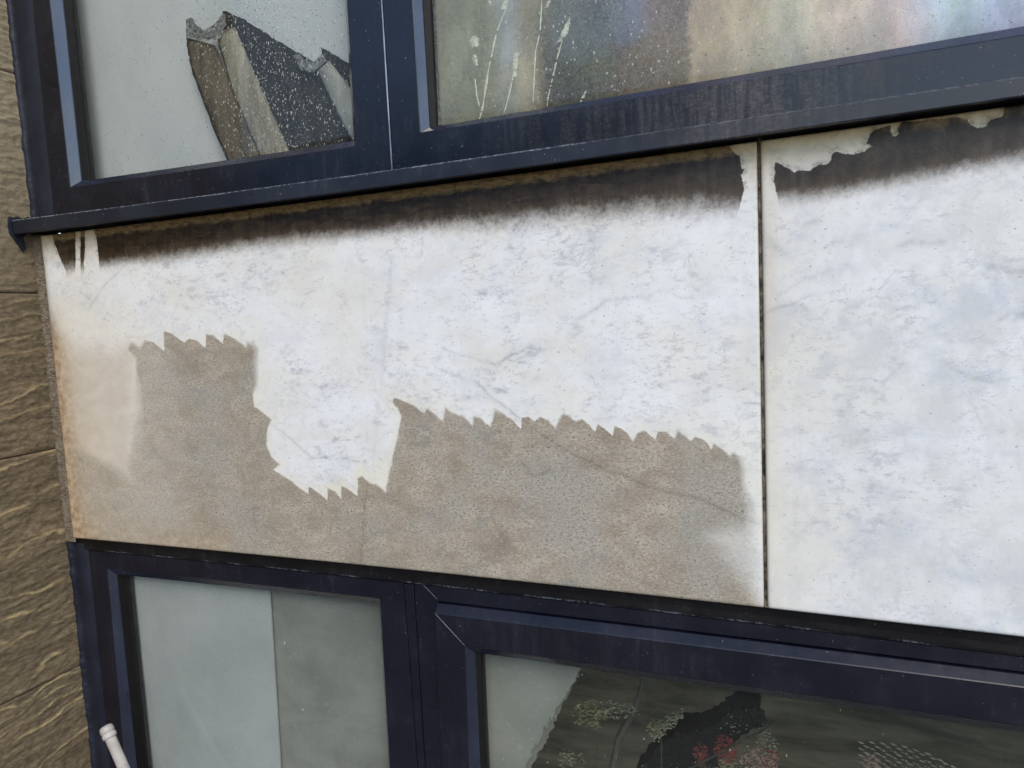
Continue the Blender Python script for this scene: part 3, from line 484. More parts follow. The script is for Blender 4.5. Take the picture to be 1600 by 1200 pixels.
def pane(parent,R3,y,mat,label):
    o_=lambda q:q if callable(q) else (lambda v:q)
    l,r_,b,t=[o_(f) for f in R3]; N=24; V=[];F=[]
    for yy in (y,y+.006):
        for k in range(N+1):
            x0=l(b(-1))-.004; x1=r_(b(0))+.004; x=x0+(x1-x0)*k/N; V.append((x,yy,b(x)-.004)); V.append((x,yy,t(x)+.004))
    o=obj('glass_pane',V[:2*(N+1)],[(2*k,2*k+2,2*k+3,2*k+1) for k in range(N)],mat,parent)
    # the rear face and the rims give the pane its thickness
    me=o.data; bm=bmesh.new(); bm.from_mesh(me); 
    ex=bmesh.ops.extrude_face_region(bm,geom=bm.faces[:])
    for v in ex['geom']:
        if isinstance(v,bmesh.types.BMVert): v.co.y=y+.005
    bmesh.ops.recalc_face_normals(bm,faces=bm.faces[:]); bm.to_mesh(me); bm.free()
    o['label']=label; return o

SILLT=quad((.25507,.00522,.00664)); SILLB=quad((.23154,.00733,.00552))
GL_UL=mat_glass('misted_glass',.03,(.62,.66,.66)); GL_UR=mat_glass('fogged_glass',.25,(.68,.68,.63),scale=4); GL_LL=mat_glass('lower_glass',.06,(.5,.54,.54)); GL_LR=mat_glass('lower_dark_glass',.035,(.5,.5,.46))

up=empty('window',(-.667,.015,.27),'upper window with rain-spotted and fogged panes above the marble band','window','navy framed windows above and below the marble band')
def dust_up(x,y,z):
    t=math.exp(-((x+.08)/.13)**2)*.9+.35*math.exp(-((x+.33)/.10)**2)
    return 1.6*t*(1 if y<.02 else 0)
low_b=lambda x:SILLT(x)-.006
SEAMU=LIN((-.66794,.00316))
UL_R3=(LIN((-1.44174,-.00417)),LIN((-.7535,.00635)),quad((.32908,.00007,.0069)),1.27)
UL_R2=(LIN((-1.4585,.0002)),LIN((-.7530,.00635)),lambda x:UL_R3[2](x)-.0015,1.272)
UL_R1=(LIN((-1.4762,-.0054)),LIN((-.7405,.00635)),lambda x:quad((.32908,.00007,.0069))(x)-.0150,1.285)
UL_O=(LIN((-1.5443,.012)),lambda z:SEAMU(z)-.0016,low_b,1.355)
frame(up,UL_O,UL_R1,UL_R2,UL_R3,F0,.052,PAINT,dust=lambda x,y,z:.0)
UR_R3=(LIN((-.58905,.01209)),1.10,quad((.33549,.00418,.00444)),1.27)
UR_R2=(LIN((-.5945,.0005)),1.099,lambda x:UR_R3[2](x)-.0015,1.272)
UR_R1=(LIN((-.60761,.0028)),1.113,lambda x:quad((.32029,.00044,.00783))(x),1.285)
UR_O=(lambda z:SEAMU(z)+.0016,1.20,low_b,1.355)
frame(up,UR_O,UR_R1,UR_R2,UR_R3,F0,.052,PAINT,dust=dust_up)
p1=pane(up,UL_R3,.0410,GL_UL,'rain-spotted left pane of the upper window'); p2=pane(up,UR_R3,.0410,GL_UR,'fogged right pane with white drip marks')
V,Fc=tube([(SEAMU(z),.0145,z) for z in np.linspace(.262,1.35,30)],.0014,8); obj('mullion_bead',V,Fc,mat_simple('highlight_bead',(.12,.13,.18),(.33,.36,.45),40,.35,.6,(1,1,.3)),up,True)  # seam highlight painted as the paler colour of this bead
# sill: nosing along the whole window
def sill():
    xs=np.linspace(-1.598,1.21,90); V=[];F=[]; prof=[]
    for x in xs:
        t=SILLT(x);b=SILLB(x); w_=(vnoise(np.array([x+9.]),np.array([3.]),30,5,2)[0]-.5)*.0012
        prof=[(.030,t+.004),(-.0385,t+.0006),(-.0400,t-.0010+w_),(-.0400,t-.0022+w_),(-.0400,b+.0012+w_),(-.0392,b),(-.034,b-.0002),(-.033,b+.004),(.002,b+.0045),(.030,b+.0045)]
        V+=[(x,y,z) for y,z in prof]
    P_=len(prof)
    for i in range(len(xs)-1):
        for k in range(P_): a=i*P_+k; b_=i*P_+(k+1)%P_; F.append((a,b_,b_+P_,a+P_))
    F.append(list(range(P_))[::-1]); F.append([(len(xs)-1)*P_+k for k in range(P_)])
    o=obj('window_sill',V,F,mat_paint('navy_sill_paint',(.0085,.0110,.0185),.36,1.2,0),up,False,dict(dust=[.95*math.exp(-((v[0]+.06)/.12)**2) if v[1]<-.03 else 0 for v in V],scuff=[(.9 if i_%10 in(1,2) else 0)*(1 if v[0]<-.3 else .35) for i_,v in enumerate(V)]))
    bm=bmesh.new(); bm.from_mesh(o.data); bmesh.ops.recalc_face_normals(bm,faces=bm.faces[:]); bm.to_mesh(o.data); bm.free()
sill()
def bead(name,z0,z1,inner,mat,parent,seed,flare=0):
    """ragged sealant fillet between the stone pier and the frame"""
    n=int((z1-z0)/.003); V=[];F=[]; C=8
    for i in range(n+1):
        z=z0+(z1-z0)*i/n; a=np.array([z+5.]); 
        rg=(vnoise(a,a*0+seed,60,seed,3)[0]-.5)*.006; sw=(vnoise(a,a*0+seed,9,seed+2,2)[0]-.5)*.003
        x0=-1.6015; x1=inner(z)+.001; yst=.0065+rg*.9+sw
        prof=[(x0-.004,yst-.0005),(x0+.0010,yst-.0008),(x0+.005,yst+.0025),(x0+.016,.0125+sw*.5),(x0+.027,.0095+sw*.5),(x0+.034,.0088+sw*.5),(x1-.010,.0125),(x1,.0158)]
        prof=[(min(px,x1) ,py) for px,py in prof]
        V+=[(px,py,z) for px,py in prof]
        if i:
            for k in range(C-1): q_=(i-1)*C+k; F.append((q_,q_+1,q_+C+1,q_+C))
    return obj(name,V,F,mat,parent,True)
bead('sealant_bead',.258,1.355,LIN((-1.5443,.012)),PAINT_BEAD,up,3)
def smear(name,yz,mat,parent,x=-1.5995,th=.0022):
    bm=bmesh.new(); vs=[bm.verts.new((x+random.uniform(-.0004,.0006),y,z)) for y,z in yz]; f=bm.faces.new(vs)
    ex=bmesh.ops.extrude_face_region(bm,geom=[f])
    for v in ex['geom']:
        if isinstance(v,bmesh.types.BMVert): v.co.x=x-.012
    bmesh.ops.recalc_face_normals(bm,faces=bm.faces[:]); me=bpy.data.meshes.new(name); bm.to_mesh(me); bm.free(); o=bpy.data.objects.new(name,me); COL.objects.link(o); me.materials.append(mat); o.parent=parent; o.matrix_parent_inverse=Matrix.Translation(-parent.location)
smear('paint_smear',[(-.046,.238),(-.0465,.256),(-.0455,.266),(-.042,.272),(-.038,.270),(-.034,.271),(-.026,.274),(-.016,.270),(.0,.276),(.01,.27),(.01,.250),(-.01,.236),(-.018,.229),(-.0150,.215),(-.0165,.203),(-.021,.197),(-.027,.206),(-.033,.216),(-.039,.225),(-.044,.230)],mat_paint('smeared_navy_paint',(.007,.009,.018),.5,.4,0),up)

lowr=empty('window',(-.69,.015,-.5),'lower window under the marble, seen from its head down, with an opening sash on the right','window','navy framed windows above and below the marble band')
STRIP=quad((-.4898,-.01317,-.00884))
# head trim: dusty cover strip sloping from behind the marble to the frame
def headtrim():
    xs=np.linspace(-1.5965,1.21,80); V=[];F=[]
    prof_=lambda x:[(.0290,BOT(x)-.0002),(.0100,BOT(x)-.0010),(.0112,BOT(x)*.75+STRIP(x)*.25),(.0122,BOT(x)*.45+STRIP(x)*.55),(.0118,BOT(x)*.15+STRIP(x)*.85),(.0125,STRIP(x)+.0006),(.0150,STRIP(x)-.0004),(.0600,STRIP(x)-.0004),(.0600,BOT(x)-.0002)]
    for x in xs: V+=[(x,y+ (vnoise(np.array([x+4.]),np.array([z*9+3]),40,3,2)[0]-.5)*.0008,z) for y,z in prof_(x)]
    P_=9
    for i in range(len(xs)-1):
        for k in range(P_): a=i*P_+k; b_=i*P_+(k+1)%P_; F.append((a,b_,b_+P_,a+P_))
    F.append(list(range(P_))[::-1]); F.append([(len(xs)-1)*P_+k for k in range(P_)])
    o=obj('head_trim',V,F,TRIMC,lowr,False,dict(scuff=[.7 if k_%9==5 and random.random()>.5 else 0 for k_ in range(len(V))]))
    bm=bmesh.new(); bm.from_mesh(o.data); bmesh.ops.recalc_face_normals(bm,faces=bm.faces[:]); bm.to_mesh(o.data); bm.free()
headtrim()
S1=LIN((-.70391,-.01051)); S2=LIN((-.67639,.00224))
stp=lambda x:STRIP(x)-.0012
LL_R3=(LIN((-1.45373,.00143)),LIN((-.75976,.01324)),-1.47,lambda x:quad((-.53986,-.00543,-.00797))(x))
LL_R2=(LIN((-1.4765,.0029)),LIN((-.7590,.01324)),-1.472,lambda x:LL_R3[3](x)+.0012)
LL_R1=(LIN((-1.47488,.02725)),LIN((-.7475,.01324)),-1.485,lambda x:quad((-.52561,-.00906,-.0082))(x))
LL_O=(LIN((-1.53996,.0122)),lambda z:S1(z)-.001,-1.555,stp)
frame(lowr,LL_O,LL_R1,LL_R2,LL_R3,F0,.052,PAINT_LOW)
pane(lowr,LL_R3,.0410,GL_LL,'left fixed pane of the lower window with added boards for its tones inside')
# mullion cover strip
V=[];F=[];N=40
for i in range(N+1):
    z=-1.55+(1.55-.4865)*i/N; a=S1(z)+.0006;b=S2(z)-.0006
    V+=[(a,.06,z),(a,.0145,z),(a+.0015,.0128,z),(b-.0015,.0128,z),(b,.0145,z),(b,.06,z)]
    if i: F+=[((i-1)*6+k,(i-1)*6+k+1,i*6+k+1,i*6+k) for k in range(5)]
obj('mullion_cover',V,F,PAINT_LOW,lowr)
SB=quad((-.5172,-.00424,-.00523)); SF=quad((-.52884,-.00118,-.00402)); SL=LIN((-.61543,.0196))
FR_R1=(lambda z:SL(z)-.0030,1.163,-1.525,lambda x:SB(x)+.0028)
FR_O=(lambda z:S2(z)+.001,1.20,-1.555,stp)
rings=[Ring(*FR_O,.068),Ring(*FR_O,F0+.0009),Ring(*[FR_O[0],FR_O[1],FR_O[2],lambda x:stp(x)-.0009],F0),Ring(*FR_R1,F0),Ring(*[lambda z:SL(z)-.0023,1.162,-1.524,lambda x:SB(x)+.0020],F0+.001),Ring(*[lambda z:SL(z)-.0023,1.162,-1.524,lambda x:SB(x)+.0020],.068)]
for side,n in (('bottom','rail'),('top','rail'),('left','stile'),('right','stile')): loft('frame_'+n,rings,side,PAINT_LOW,lowr,24)
sash=bpy.data.objects.new('sash',None); COL.objects.link(sash); sash.location=(0,0,0); sash.parent=lowr; sash.matrix_parent_inverse=Matrix.Translation(-lowr.location)
sash['label']='proud opening sash with mitred corners'
YS=-.003
q_=quad((-.6021,-.00085,-.00148))
SR3=(LIN((-.53672,.01879)),1.085,-1.45,q_)
SR2=(LIN((-.55174,.00843)),1.087,-1.452,lambda x:q_(x)+.0015)
SR1=(LIN((-.55513,.02493)),1.10,-1.465,lambda x:quad((-.5812,-.00135,-.0037))(x)-.003)
SO=(lambda z:SL(z)-.0016,1.158,-1.52,SB)
frame(sash,SO,SR1,SR2,SR3,YS,.052,PAINT_LOW,'sash',chamfer=(F0-.004,(lambda z:SL(z)+.0002,1.156,-1.518,SF)),dust=lambda x,y,z:.16*max(0,1-abs(x+.35)/.3)*(y<0))
pane(sash,SR3,.0230,GL_LR,'dark right pane with stand-ins for reflected plants behind')
bead('sealant_bead',-1.55,-.4740,LIN((-1.53996,.0122)),PAINT_BEAD,lowr,13)

HAIR=mat_simple('pale_weld_line',(.10,.11,.14),(.22,.24,.28),200,.5,.4)
def hair(parent,a,b,r_=.00055):
    V,Fc=tube([a,b],r_,6); obj('weld_line',V,Fc,HAIR,parent,True)
hair(sash,(-.6262,YS-.0001,-.5300),(-.5700,YS-.0001,-.5830)); hair(lowr,(-.6600,F0-.0001,-.4840),(-.6300,F0-.0001,-.5110),.0004)
# water marks on the glass
WHITE=mat_simple('limescale_white',(.62,.64,.58),(.75,.76,.70),80,.6,.4)
def mesh_streaks():
    V=[];F=[]
    for pts,wd in STREAKS:
        n=len(pts)*7; P_=np.array(pts); t=np.linspace(0,len(pts)-1,n); X=np.interp(t,range(len(pts)),P_[:,0]); Z=np.interp(t,range(len(pts)),P_[:,1]); b=len(V)
        for i in range(n):
            w_=wd*1.15*(.55+.9*random.random())*math.sin(math.pi*(i+.7)/(n+.4))**.4; 
            V+=[(X[i]-w_,.0406,Z[i]),(X[i],.0398,Z[i]),(X[i]+w_,.0406,Z[i])]
            if i and random.random()>.10: q0=b+(i-1)*3; F+=[(q0,q0+1,q0+4,q0+3),(q0+1,q0+2,q0+5,q0+4)]
    t=NT('milky_drip'); tr=t.n('ShaderNodeBsdfTransparent'); di=t.n('ShaderNodeBsdfDiffuse'); t.put(di.inputs[0],(.54,.56,.47)); mx=t.n('ShaderNodeMixShader'); t.link(t.ss(t.noise(t.co(),160,4,.7),.3,.6,.45,.95),mx.inputs[0]); t.link(tr.outputs[0],mx.inputs[1]); t.link(di.outputs[0],mx.inputs[2])
    o=obj('drip_marks',V,F,t.done(mx.outputs[0]),p2); o['kind']='stuff'
mesh_streaks()
def drops(n,region,mat,parent,y,smin,smax,name,elong=1.0,dens=None):
    V=[];F=[]; k=0
    while k<n:
        x=random.uniform(region[0],region[1]); z=random.uniform(region[2],region[3])
        if dens and random.random()>dens(x,z): continue
        k+=1; r_=smin+(smax-smin)*random.random()**4.5; ry=r_*random.uniform(1,1+elong); b=len(V); V.append((x,y-r_*.45,z))
        m=6
        for j in range(m): a=2*math.pi*j/m+random.random()*.5; V.append((x+r_*math.cos(a),y+.0002,z+ry*math.sin(a)))
        F+=[(b,b+1+j,b+1+(j+1)%m) for j in range(m)]
    o=obj(name,V,F,mat,parent,True); o['kind']='stuff'; return o
def late_drops(): pass
def mat_drop(name,c,alpha):
    t=NT(name); tr=t.n('ShaderNodeBsdfTransparent'); b=t.n('ShaderNodeBsdfPrincipled'); t.put(b.inputs['Base Color'],c); b.inputs['Roughness'].default_value=.12; mx=t.n('ShaderNodeMixShader'); mx.inputs[0].default_value=alpha; t.link(tr.outputs[0],mx.inputs[1]); t.link(b.outputs[0],mx.inputs[2]); return t.done(mx.outputs[0])
DW=mat_drop('pale_water_drop',(.55,.56,.52),.6); DD=mat_drop('dark_water_drop',(.05,.055,.055),.62)
def dz(x,z):
    return .12+.88*math.exp(-((x+.93)/.16)**2)
drops(4200,(-1.20,-.755,.335,.66),DW,p1,.0408,.00035,.0016,'pale_water_drops',1.2,dz)
drops(3800,(-1.43,-.755,.335,.66),DD,p1,.0408,.00035,.0013,'dark_water_drops',.6,lambda x,z:.22+.7*math.exp(-((x+.93)/.16)**2))
drops(650,(-.585,.26,.34,.50),DW,p2,.0408,.0004,.0018,'pale_water_drops',1.2,lambda x,z:.25+.75*math.exp(-((x+.30)/.16)**2))
drops(900,(-.40,.26,.34,.50),DD,p2,.0408,.00035,.0011,'dark_water_drops',.6,lambda x,z:.35+.6*math.exp(-((x+.36)/.10)**2))

pl=[o for o in bpy.data.objects if o.name.startswith('glass_pane')]
pLL=[o for o in pl if 'left fixed' in o['label']][0]; pLR=[o for o in pl if 'dark right' in o['label']][0]
drops(60,(-1.44,-.78,-1.2,-.56),DW,pLL,.0408,.0004,.0022,'pale_splash_marks',1.4,lambda x,z:1)
drops(420,(-.53,.26,-1.0,-.61),DW,pLR,.0228,.0003,.0012,'pale_splash_marks',1.5,lambda x,z:.25+.75*math.exp(-((z+.82)/.08)**2))
# ------------------------------------------------------------------ rooms behind the windows
PALEW=mat_simple('pale_plaster',(.50,.52,.52),(.56,.58,.58),3,.9,.2)
OLIVE=mat_simple('dark_olive_wall',(.060,.058,.040),(.185,.175,.125),5,.9,.2,(.6,1,3.2))  # olive tone and streaks stand in for ground mirrored in the pane
def room(name,z0,z1,x0,x1,y1,mats):
    t=.04; y0=.0702
    V=[];F=[]
    o=None
    bm=bmesh.new()
    def bx(lo,hi):
        c=bmesh.ops.create_cube(bm,size=1)['verts']
        for v in c: v.co=Vector([(lo[i]+hi[i])/2+v.co[i]*(hi[i]-lo[i]) for i in range(3)])
    bx((x0-t,y0,z0),(x0,y1,z1)); bx((x1,y0,z0),(x1+t,y1,z1)); bx((x0-t,y1,z0),(x1+t,y1+t,z1)); bx((x0-t,y0,z0-t),(x1+t,y1+t,z0)); bx((x0-t,y0,z1),(x1+t,y1+t,z1+t))
    me=bpy.data.meshes.new(name); bm.to_mesh(me); bm.free(); o=bpy.data.objects.new(name,me); COL.objects.link(o); me.materials.append(mats); tag(o,kind='structure'); return o
room('upper_room_wall',.268,1.34,-1.56,1.18,1.4,PALEW)
room('lower_room_wall',-1.54,-.478,-1.56,1.18,.62,OLIVE)

def ragged(poly,amp=.003,step=.006):
    out=[]
    for (x0,z0),(x1,z1) in zip(poly,poly[1:]+poly[:1]):
        L=math.hypot(x1-x0,z1-z0); n=max(1,int(L/step)) if L<.12 else 1
        for i in range(n): t_=i/n; out.append((x0+(x1-x0)*t_+random.uniform(-amp,amp),z0+(z1-z0)*t_+random.uniform(-amp,amp)*.6))
    return out
# upper left: reflections built as added things, pale blind and posts
BL=mat_simple('reflected_sky_blue',(.43,.465,.47),(.52,.545,.54),4,.85,.2,(1,1,.5),spk=((.62,.64,.60),.2))
b1=box('window_blind',(-1.55,.0820,.2700),(-.665,.0850,1.33),BL); tag(b1,'added stand-in for reflected sky, a pale blue grey blind hanging behind the rain-spotted upper left pane','blind')
REFL_BROWN=mat_simple('reflection_brown',(.055,.046,.032),(.15,.125,.088),14,.9,.2,(3,1,.5),.002,spk=((.42,.38,.30),.5))
REFL_PALE=mat_simple('reflection_pale',(.19,.17,.125),(.36,.335,.255),12,.9,.2,(3,1,.5),.002,spk=((.14,.12,.09),.5))
REFL_GREY=mat_simple('reflection_grey',(.24,.25,.22),(.36,.37,.33),14,.9,.2,(3,1,.5),.002,spk=((.12,.12,.10),.5))
REFL_DARK=mat_simple('reflection_black',(.008,.008,.006),(.030,.028,.019),18,.85,.3,(2,1,.6),.001,spk=((.16,.15,.12),.5))
GLINT=mat_simple('painted_glitter',(.035,.035,.028),(.30,.32,.30),150,.5,.4,(1,1,1),.002)  # reflected glitter put into the colour as pale flecks
def shape(name,poly,y,th,mat,label,cat,group=None,zmin=.2705,rag=0):
    p=ragged(poly,rag) if rag else list(poly)
    o=prism(name,p,y,y+th,mat,None,zmin); tag(o,label,cat,group); return o
def half_round(name,LR,y,bulge,mat,label,cat,group):
    (l,r_)=LR; n=26; C=9; V=[];F=[]; t_=np.linspace(0,len(l)-1,n)
    L_=[(np.interp(q,range(len(l)),[p[0] for p in l]),np.interp(q,range(len(l)),[p[1] for p in l])) for q in t_]; R_=[(np.interp(q,range(len(r_)),[p[0] for p in r_]),np.interp(q,range(len(r_)),[p[1] for p in r_])) for q in t_]
    for i in range(n):
        j1=random.uniform(-.0013,.0013); j2=random.uniform(-.0013,.0013)
        for c in range(C):
            u=c/(C-1); x=L_[i][0]*(1-u)+R_[i][0]*u+(j1 if c==0 else j2 if c==C-1 else 0); z=L_[i][1]*(1-u)+R_[i][1]*u
            V.append((x,y-bulge*math.sin(math.pi*(.12+.76*u))*(1 if i else .75)+random.uniform(-.0005,.0005),max(z,.2705+.0002*i)))
        V.append((L_[i][0]*.5+R_[i][0]*.5,y+.004,max(L_[i][1]*.5+R_[i][1]*.5,.2705+.0002*i)))
        if i:
            W=C+1; a0=(i-1)*W
            for c in range(W): F.append((a0+c,a0+(c+1)%W,a0+W+(c+1)%W,a0+W+c))
    F.append(tuple(range(C+1))); F.append(tuple((n-1)*(C+1)+c for c in range(C+1)))
    o=obj(name,V,F,mat,None,True); tag(o,label,cat,group); return o
PG='stand-ins for reflected shapes leaning behind the upper left pane'
half_round('reflection_post',ROUND_BROWN,.0665,.011,REFL_BROWN,'added stand-in for a reflection, dark brown leaning timber, leftmost behind the rain-spotted pane','timber',PG)
half_round('reflection_post',ROUND_PALE,.0655,.011,REFL_PALE,'added stand-in for a reflection, pale beige leaning timber between brown timber and black board','timber',PG)
half_round('reflection_post',ROUND_GREY,.0655,.011,REFL_GREY,'added stand-in for a reflection, light grey leaning timber nearest the mullion','timber',PG)
shape('reflection_board',ragged(BOARD_DARK,.0018),.0680,.006,REFL_DARK,'added stand-in for a dark reflection, black speckled board with sloping top between the pale and grey timbers','board','added boards for dark reflections behind the upper left pane')
shape('reflection_board',ragged(BOARD_BACK,.0018),.0750,.004,REFL_DARK,'added stand-in for a dark reflection, small black board corner above the light grey timber','board','added boards for dark reflections behind the upper left pane')
shape('timber_offcut',ragged(KNOB,.0022,.005),.0535,.0018,GLINT,'glitter painted on an added offcut on top of the brown and pale timbers','offcut','added pieces with painted glitter')
shape('timber_offcut',ragged(KNOB2,.0018,.005),.0535,.0018,GLINT,'glitter painted on an added offcut at the foot of the black board slope beside grey timber','offcut','added pieces with painted glitter')

# upper right: blurred reflections painted on an added cloth behind the fogged glass
def reflection_curtain():
    x0,x1=-.66,1.14; K=.977
    low=[(-.66,(.30,.30,.225)),(-.56,(.27,.275,.18)),(-.50,(.26,.26,.165)),(-.475,(.36,.36,.31)),(-.44,(.47,.42,.30)),(-.425,(.46,.39,.27)),(-.408,(.25,.20,.12)),(-.395,(.075,.075,.045)),(-.36,(.05,.055,.03)),(-.31,(.10,.095,.05)),(-.25,(.17,.12,.07)),(-.20,(.19,.14,.085)),(-.172,(.22,.17,.11)),(-.158,(.58,.46,.31)),(-.10,(.62,.51,.36)),(-.05,(.62,.55,.42)),(-.01,(.56,.54,.45)),(.03,(.72,.62,.52)),(.07,(.90,.74,.64)),(.10,(.92,.80,.74)),(.125,(.88,.70,.69)),(.15,(.76,.72,.82)),(.18,(.66,.78,.92)),(.21,(.60,.73,.84)),(.245,(.62,.70,.95)),(.30,(.66,.64,.95)),(.5,(.5,.5,.55)),(1.14,(.4,.4,.36))]
    top=[(-.66,(.28,.29,.20)),(-.50,(.27,.28,.20)),(-.47,(.40,.42,.44)),(-.43,(.34,.31,.22)),(-.405,(.20,.19,.14)),(-.38,(.13,.15,.14)),(-.30,(.12,.14,.165)),(-.24,(.19,.21,.30)),(-.21,(.22,.16,.14)),(-.175,(.20,.16,.15)),(-.155,(.55,.43,.32)),(-.08,(.62,.50,.35)),(-.02,(.54,.52,.42)),(.03,(.78,.66,.52)),(.09,(.88,.72,.68)),(.13,(.82,.68,.76)),(.17,(.62,.74,.95)),(.21,(.62,.78,.86)),(.25,(.62,.72,.98)),(.30,(.70,.66,.98)),(1.14,(.4,.4,.36))]
    t=NT('reflection_colours'); sx=t.n('ShaderNodeSeparateXYZ'); t.link(t.co(),sx.inputs[0])
    n=t.noise(t.co((1,1,.7)),12,6,.7,.3); n3=t.noise(t.co(),150,3,.7)
    xx=t.math('ADD',sx.outputs['X'],t.math('ADD',t.math('MULTIPLY',t.math('SUBTRACT',n,.5),.055),t.math('MULTIPLY',t.math('SUBTRACT',n3,.5),.030)))
    # reflection colours: the part seen in the pane gets the whole ramp
    xa,xb=-.66*K,.32*K
    f=t.math('DIVIDE',t.math('SUBTRACT',xx,xa),xb-xa,clamp=True)
    def ramp(st):
        out=None; st=[(a_*K,c) for a_,c in st if a_<=.32]
        cr=t.n('ShaderNodeValToRGB'); t.link(f,cr.inputs[0]); cr.color_ramp.interpolation='EASE'; el=cr.color_ramp.elements
        while len(el)>1: el.remove(el[-1])
        el[0].position=0; el[0].color=(*st[0][1],1)
        for a_,c in st[1:]:
            e=el.new(min(1,max(0,(a_-xa)/(xb-xa)))); e.color=(*c,1)
        return cr.outputs[0]
    zz=t.math('ADD',sx.outputs['Z'],t.math('MULTIPLY',t.math('SUBTRACT',t.noise(t.co((1,1,1)),15,5,.7),.5),.12))
    zz=t.math('SUBTRACT',zz,t.math('MULTIPLY',sx.outputs['X'],-.02))
    col=t.mix(t.ss(zz,.385,.435),ramp(low),ramp(top))
    col=t.mix(.55,col,t.mix(t.ss(t.noise(t.co((1.3,1,.6)),20,6,.75),.35,.65),t.mix(1.0,col,(.60,.60,.58),'MULTIPLY'),t.mix(1.0,col,(1.35,1.33,1.28),'MULTIPLY')))
    gr=t.math('MULTIPLY',t.ss(t.noise(t.co(),24,5,.7,.4),.52,.68),.35); col=t.mix(gr,col,t.mix(1.0,col,(.86,1.08,.72),'MULTIPLY'))
    m=t.done(t.bsdf(col,.9,.2))
    e=empty('reflection_curtain',(.25,.066,1.30),'blurred reflections painted on an added curtain, sage to black to beige, pink and sky blue, behind the fogged pane','reflection_curtain')
    nx=420; V=[];F=[]
    for j in range(9):
        z=.275+1.03*j/8
        for i in range(nx+1):
            x=x0*K+(x1-x0*K)*i/nx; a_=np.array([x+3.]); V.append((x,.062+.004*(vnoise(a_,a_*0+3,16,5,2)[0]-.5)*2+.003*(z-.275),z))
    W=nx+1
    for j in range(8):
        for i in range(nx): q0=j*W+i; F.append((q0,q0+1,q0+W+1,q0+W))
    o=obj('reflection_drape',V,F,m,e,True); md=o.modifiers.new('thick','SOLIDIFY'); md.thickness=.0015
    V,Fc=tube([(-.64,.075,1.31),(1.15,.075,1.31)],.010,12); obj('curtain_rod',V,Fc,WHITE,e,True)
reflection_curtain()

# lower left: boards added for the lighter and darker tones in the pane
LB=mat_simple('pale_blue_board',(.29,.325,.33),(.40,.43,.43),2.6,.8,.3,(1,1,.6))
LB2=mat_simple('grey_green_board',(.175,.185,.165),(.26,.27,.245),5,.85,.3,(1,1,1.5),spk=((.34,.35,.33),.3))
V=[(-1.545,.0995,-1.535),(-1.0850,.0995,-1.535),(-1.0550,.0995,-.485),(-1.545,.0995,-.485)]
o=prism('pale_board',[(v[0],v[2]) for v in V],.0545,.0585,LB); tag(o,'added stand-in for the lighter tone in the glass, blue grey board standing behind the left half of the lower left pane','board')
o=box('grey_board',(-1.20,.0640,-1.535),(-.66,.0680,-.485),LB2); tag(o,'added stand-in for the darker tone in the glass, grey green board behind the right half of the lower left pane','board')

# lower right: reflections built as added sheets, plants, basket, dark bundle
TS=mat_simple('reflection_wedge_pale',(.215,.235,.205),(.27,.285,.25),9,.85,.3,(1,1,1),spk=((.45,.47,.42),.35)); TS2=mat_simple('reflection_wedge_dim',(.15,.155,.13),(.19,.195,.165),9,.85,.3)
shape('reflection_wedge',REFL_EDGE,.0610,.0025,TS,'added stand-in for a pale reflection, grey green sheet with ragged right edge in the lower right pane','sheet','sheets in place of a reflection',zmin=-1.2,rag=.0022)
shape('reflection_wedge',REFL_EDGE2,.0650,.0025,TS2,'added stand-in for the reflected double image, darker sheet showing along the ragged edge of the pale sheet','sheet','sheets in place of a reflection',zmin=-1.2,rag=.003)
LEAF=[mat_simple('yellow_green_leaf',(.13,.14,.06),(.27,.27,.15),60,.6,.4),mat_simple('pale_green_leaf',(.15,.165,.11),(.30,.31,.23),60,.6,.4),mat_simple('dark_green_leaf',(.03,.045,.025),(.07,.09,.05),60,.6,.4)]
REDM=mat_simple('red_petal',(.09,.018,.016),(.27,.055,.05),80,.6,.3); PINKM=mat_simple('pink_petal',(.16,.085,.07),(.40,.30,.26),80,.6,.3); TWIG=mat_simple('grey_twig',(.03,.03,.022),(.07,.07,.055),60,.8,.2)
def leaves(name,c,rx,rz,n,size,mat,parent,tilt=0,y=.02,slim=.35):
    V=[];F=[]
    for _ in range(int(n*1.7)):
        a=random.uniform(0,6.283); r_=math.sqrt(random.random()); dx=rx*r_*math.cos(a); dz_=rz*r_*math.sin(a)
        x=c[0]+dx*math.cos(tilt)-dz_*math.sin(tilt); z=c[2]+dx*math.sin(tilt)+dz_*math.cos(tilt); yy=c[1]+random.uniform(-y,y)
        L=size*.62*random.uniform(.5,1.3); an=random.gauss(.15,.35)+tilt*.5; ux,uz=math.cos(an)*L,math.sin(an)*L; vx,vz=-math.sin(an)*L*slim,math.cos(an)*L*slim; b=len(V); dy=random.uniform(-.4,.4)*L
        V+=[(x-ux,yy-dy,z-uz),(x+vx,yy-L*.12,z+vz),(x+ux,yy+dy,z+uz),(x-vx,yy-L*.12,z-vz)]; F+=[(b,b+1,b+2),(b,b+2,b+3)]
    return obj(name,V,F,mat,parent)
def plant(name,c,label,cat,group,bits,stem=None):
    e=empty(name,(c[0],c[1],-1.52),label,cat,group)
    pts=[(c[0]+random.uniform(-.02,.02),c[1]+.01,-1.52),(c[0]+.03,c[1]+.01,-1.2),(c[0]-.005,c[1]+.008,c[2]-.12),(c[0],c[1]+.005,c[2])]
    V,Fc=tube(pts,[.003,.0022,.0014,.001],8); obj('stem',V,Fc,TWIG,e,True)
    for b in bits: leaves(b[0],(c[0]+b[1],c[1],c[2]+b[2]),b[3],b[4],b[5],b[6],b[7],e,b[8] if len(b)>8 else 0)
    return e
G='stand-ins for reflected plants standing behind the lower right pane'
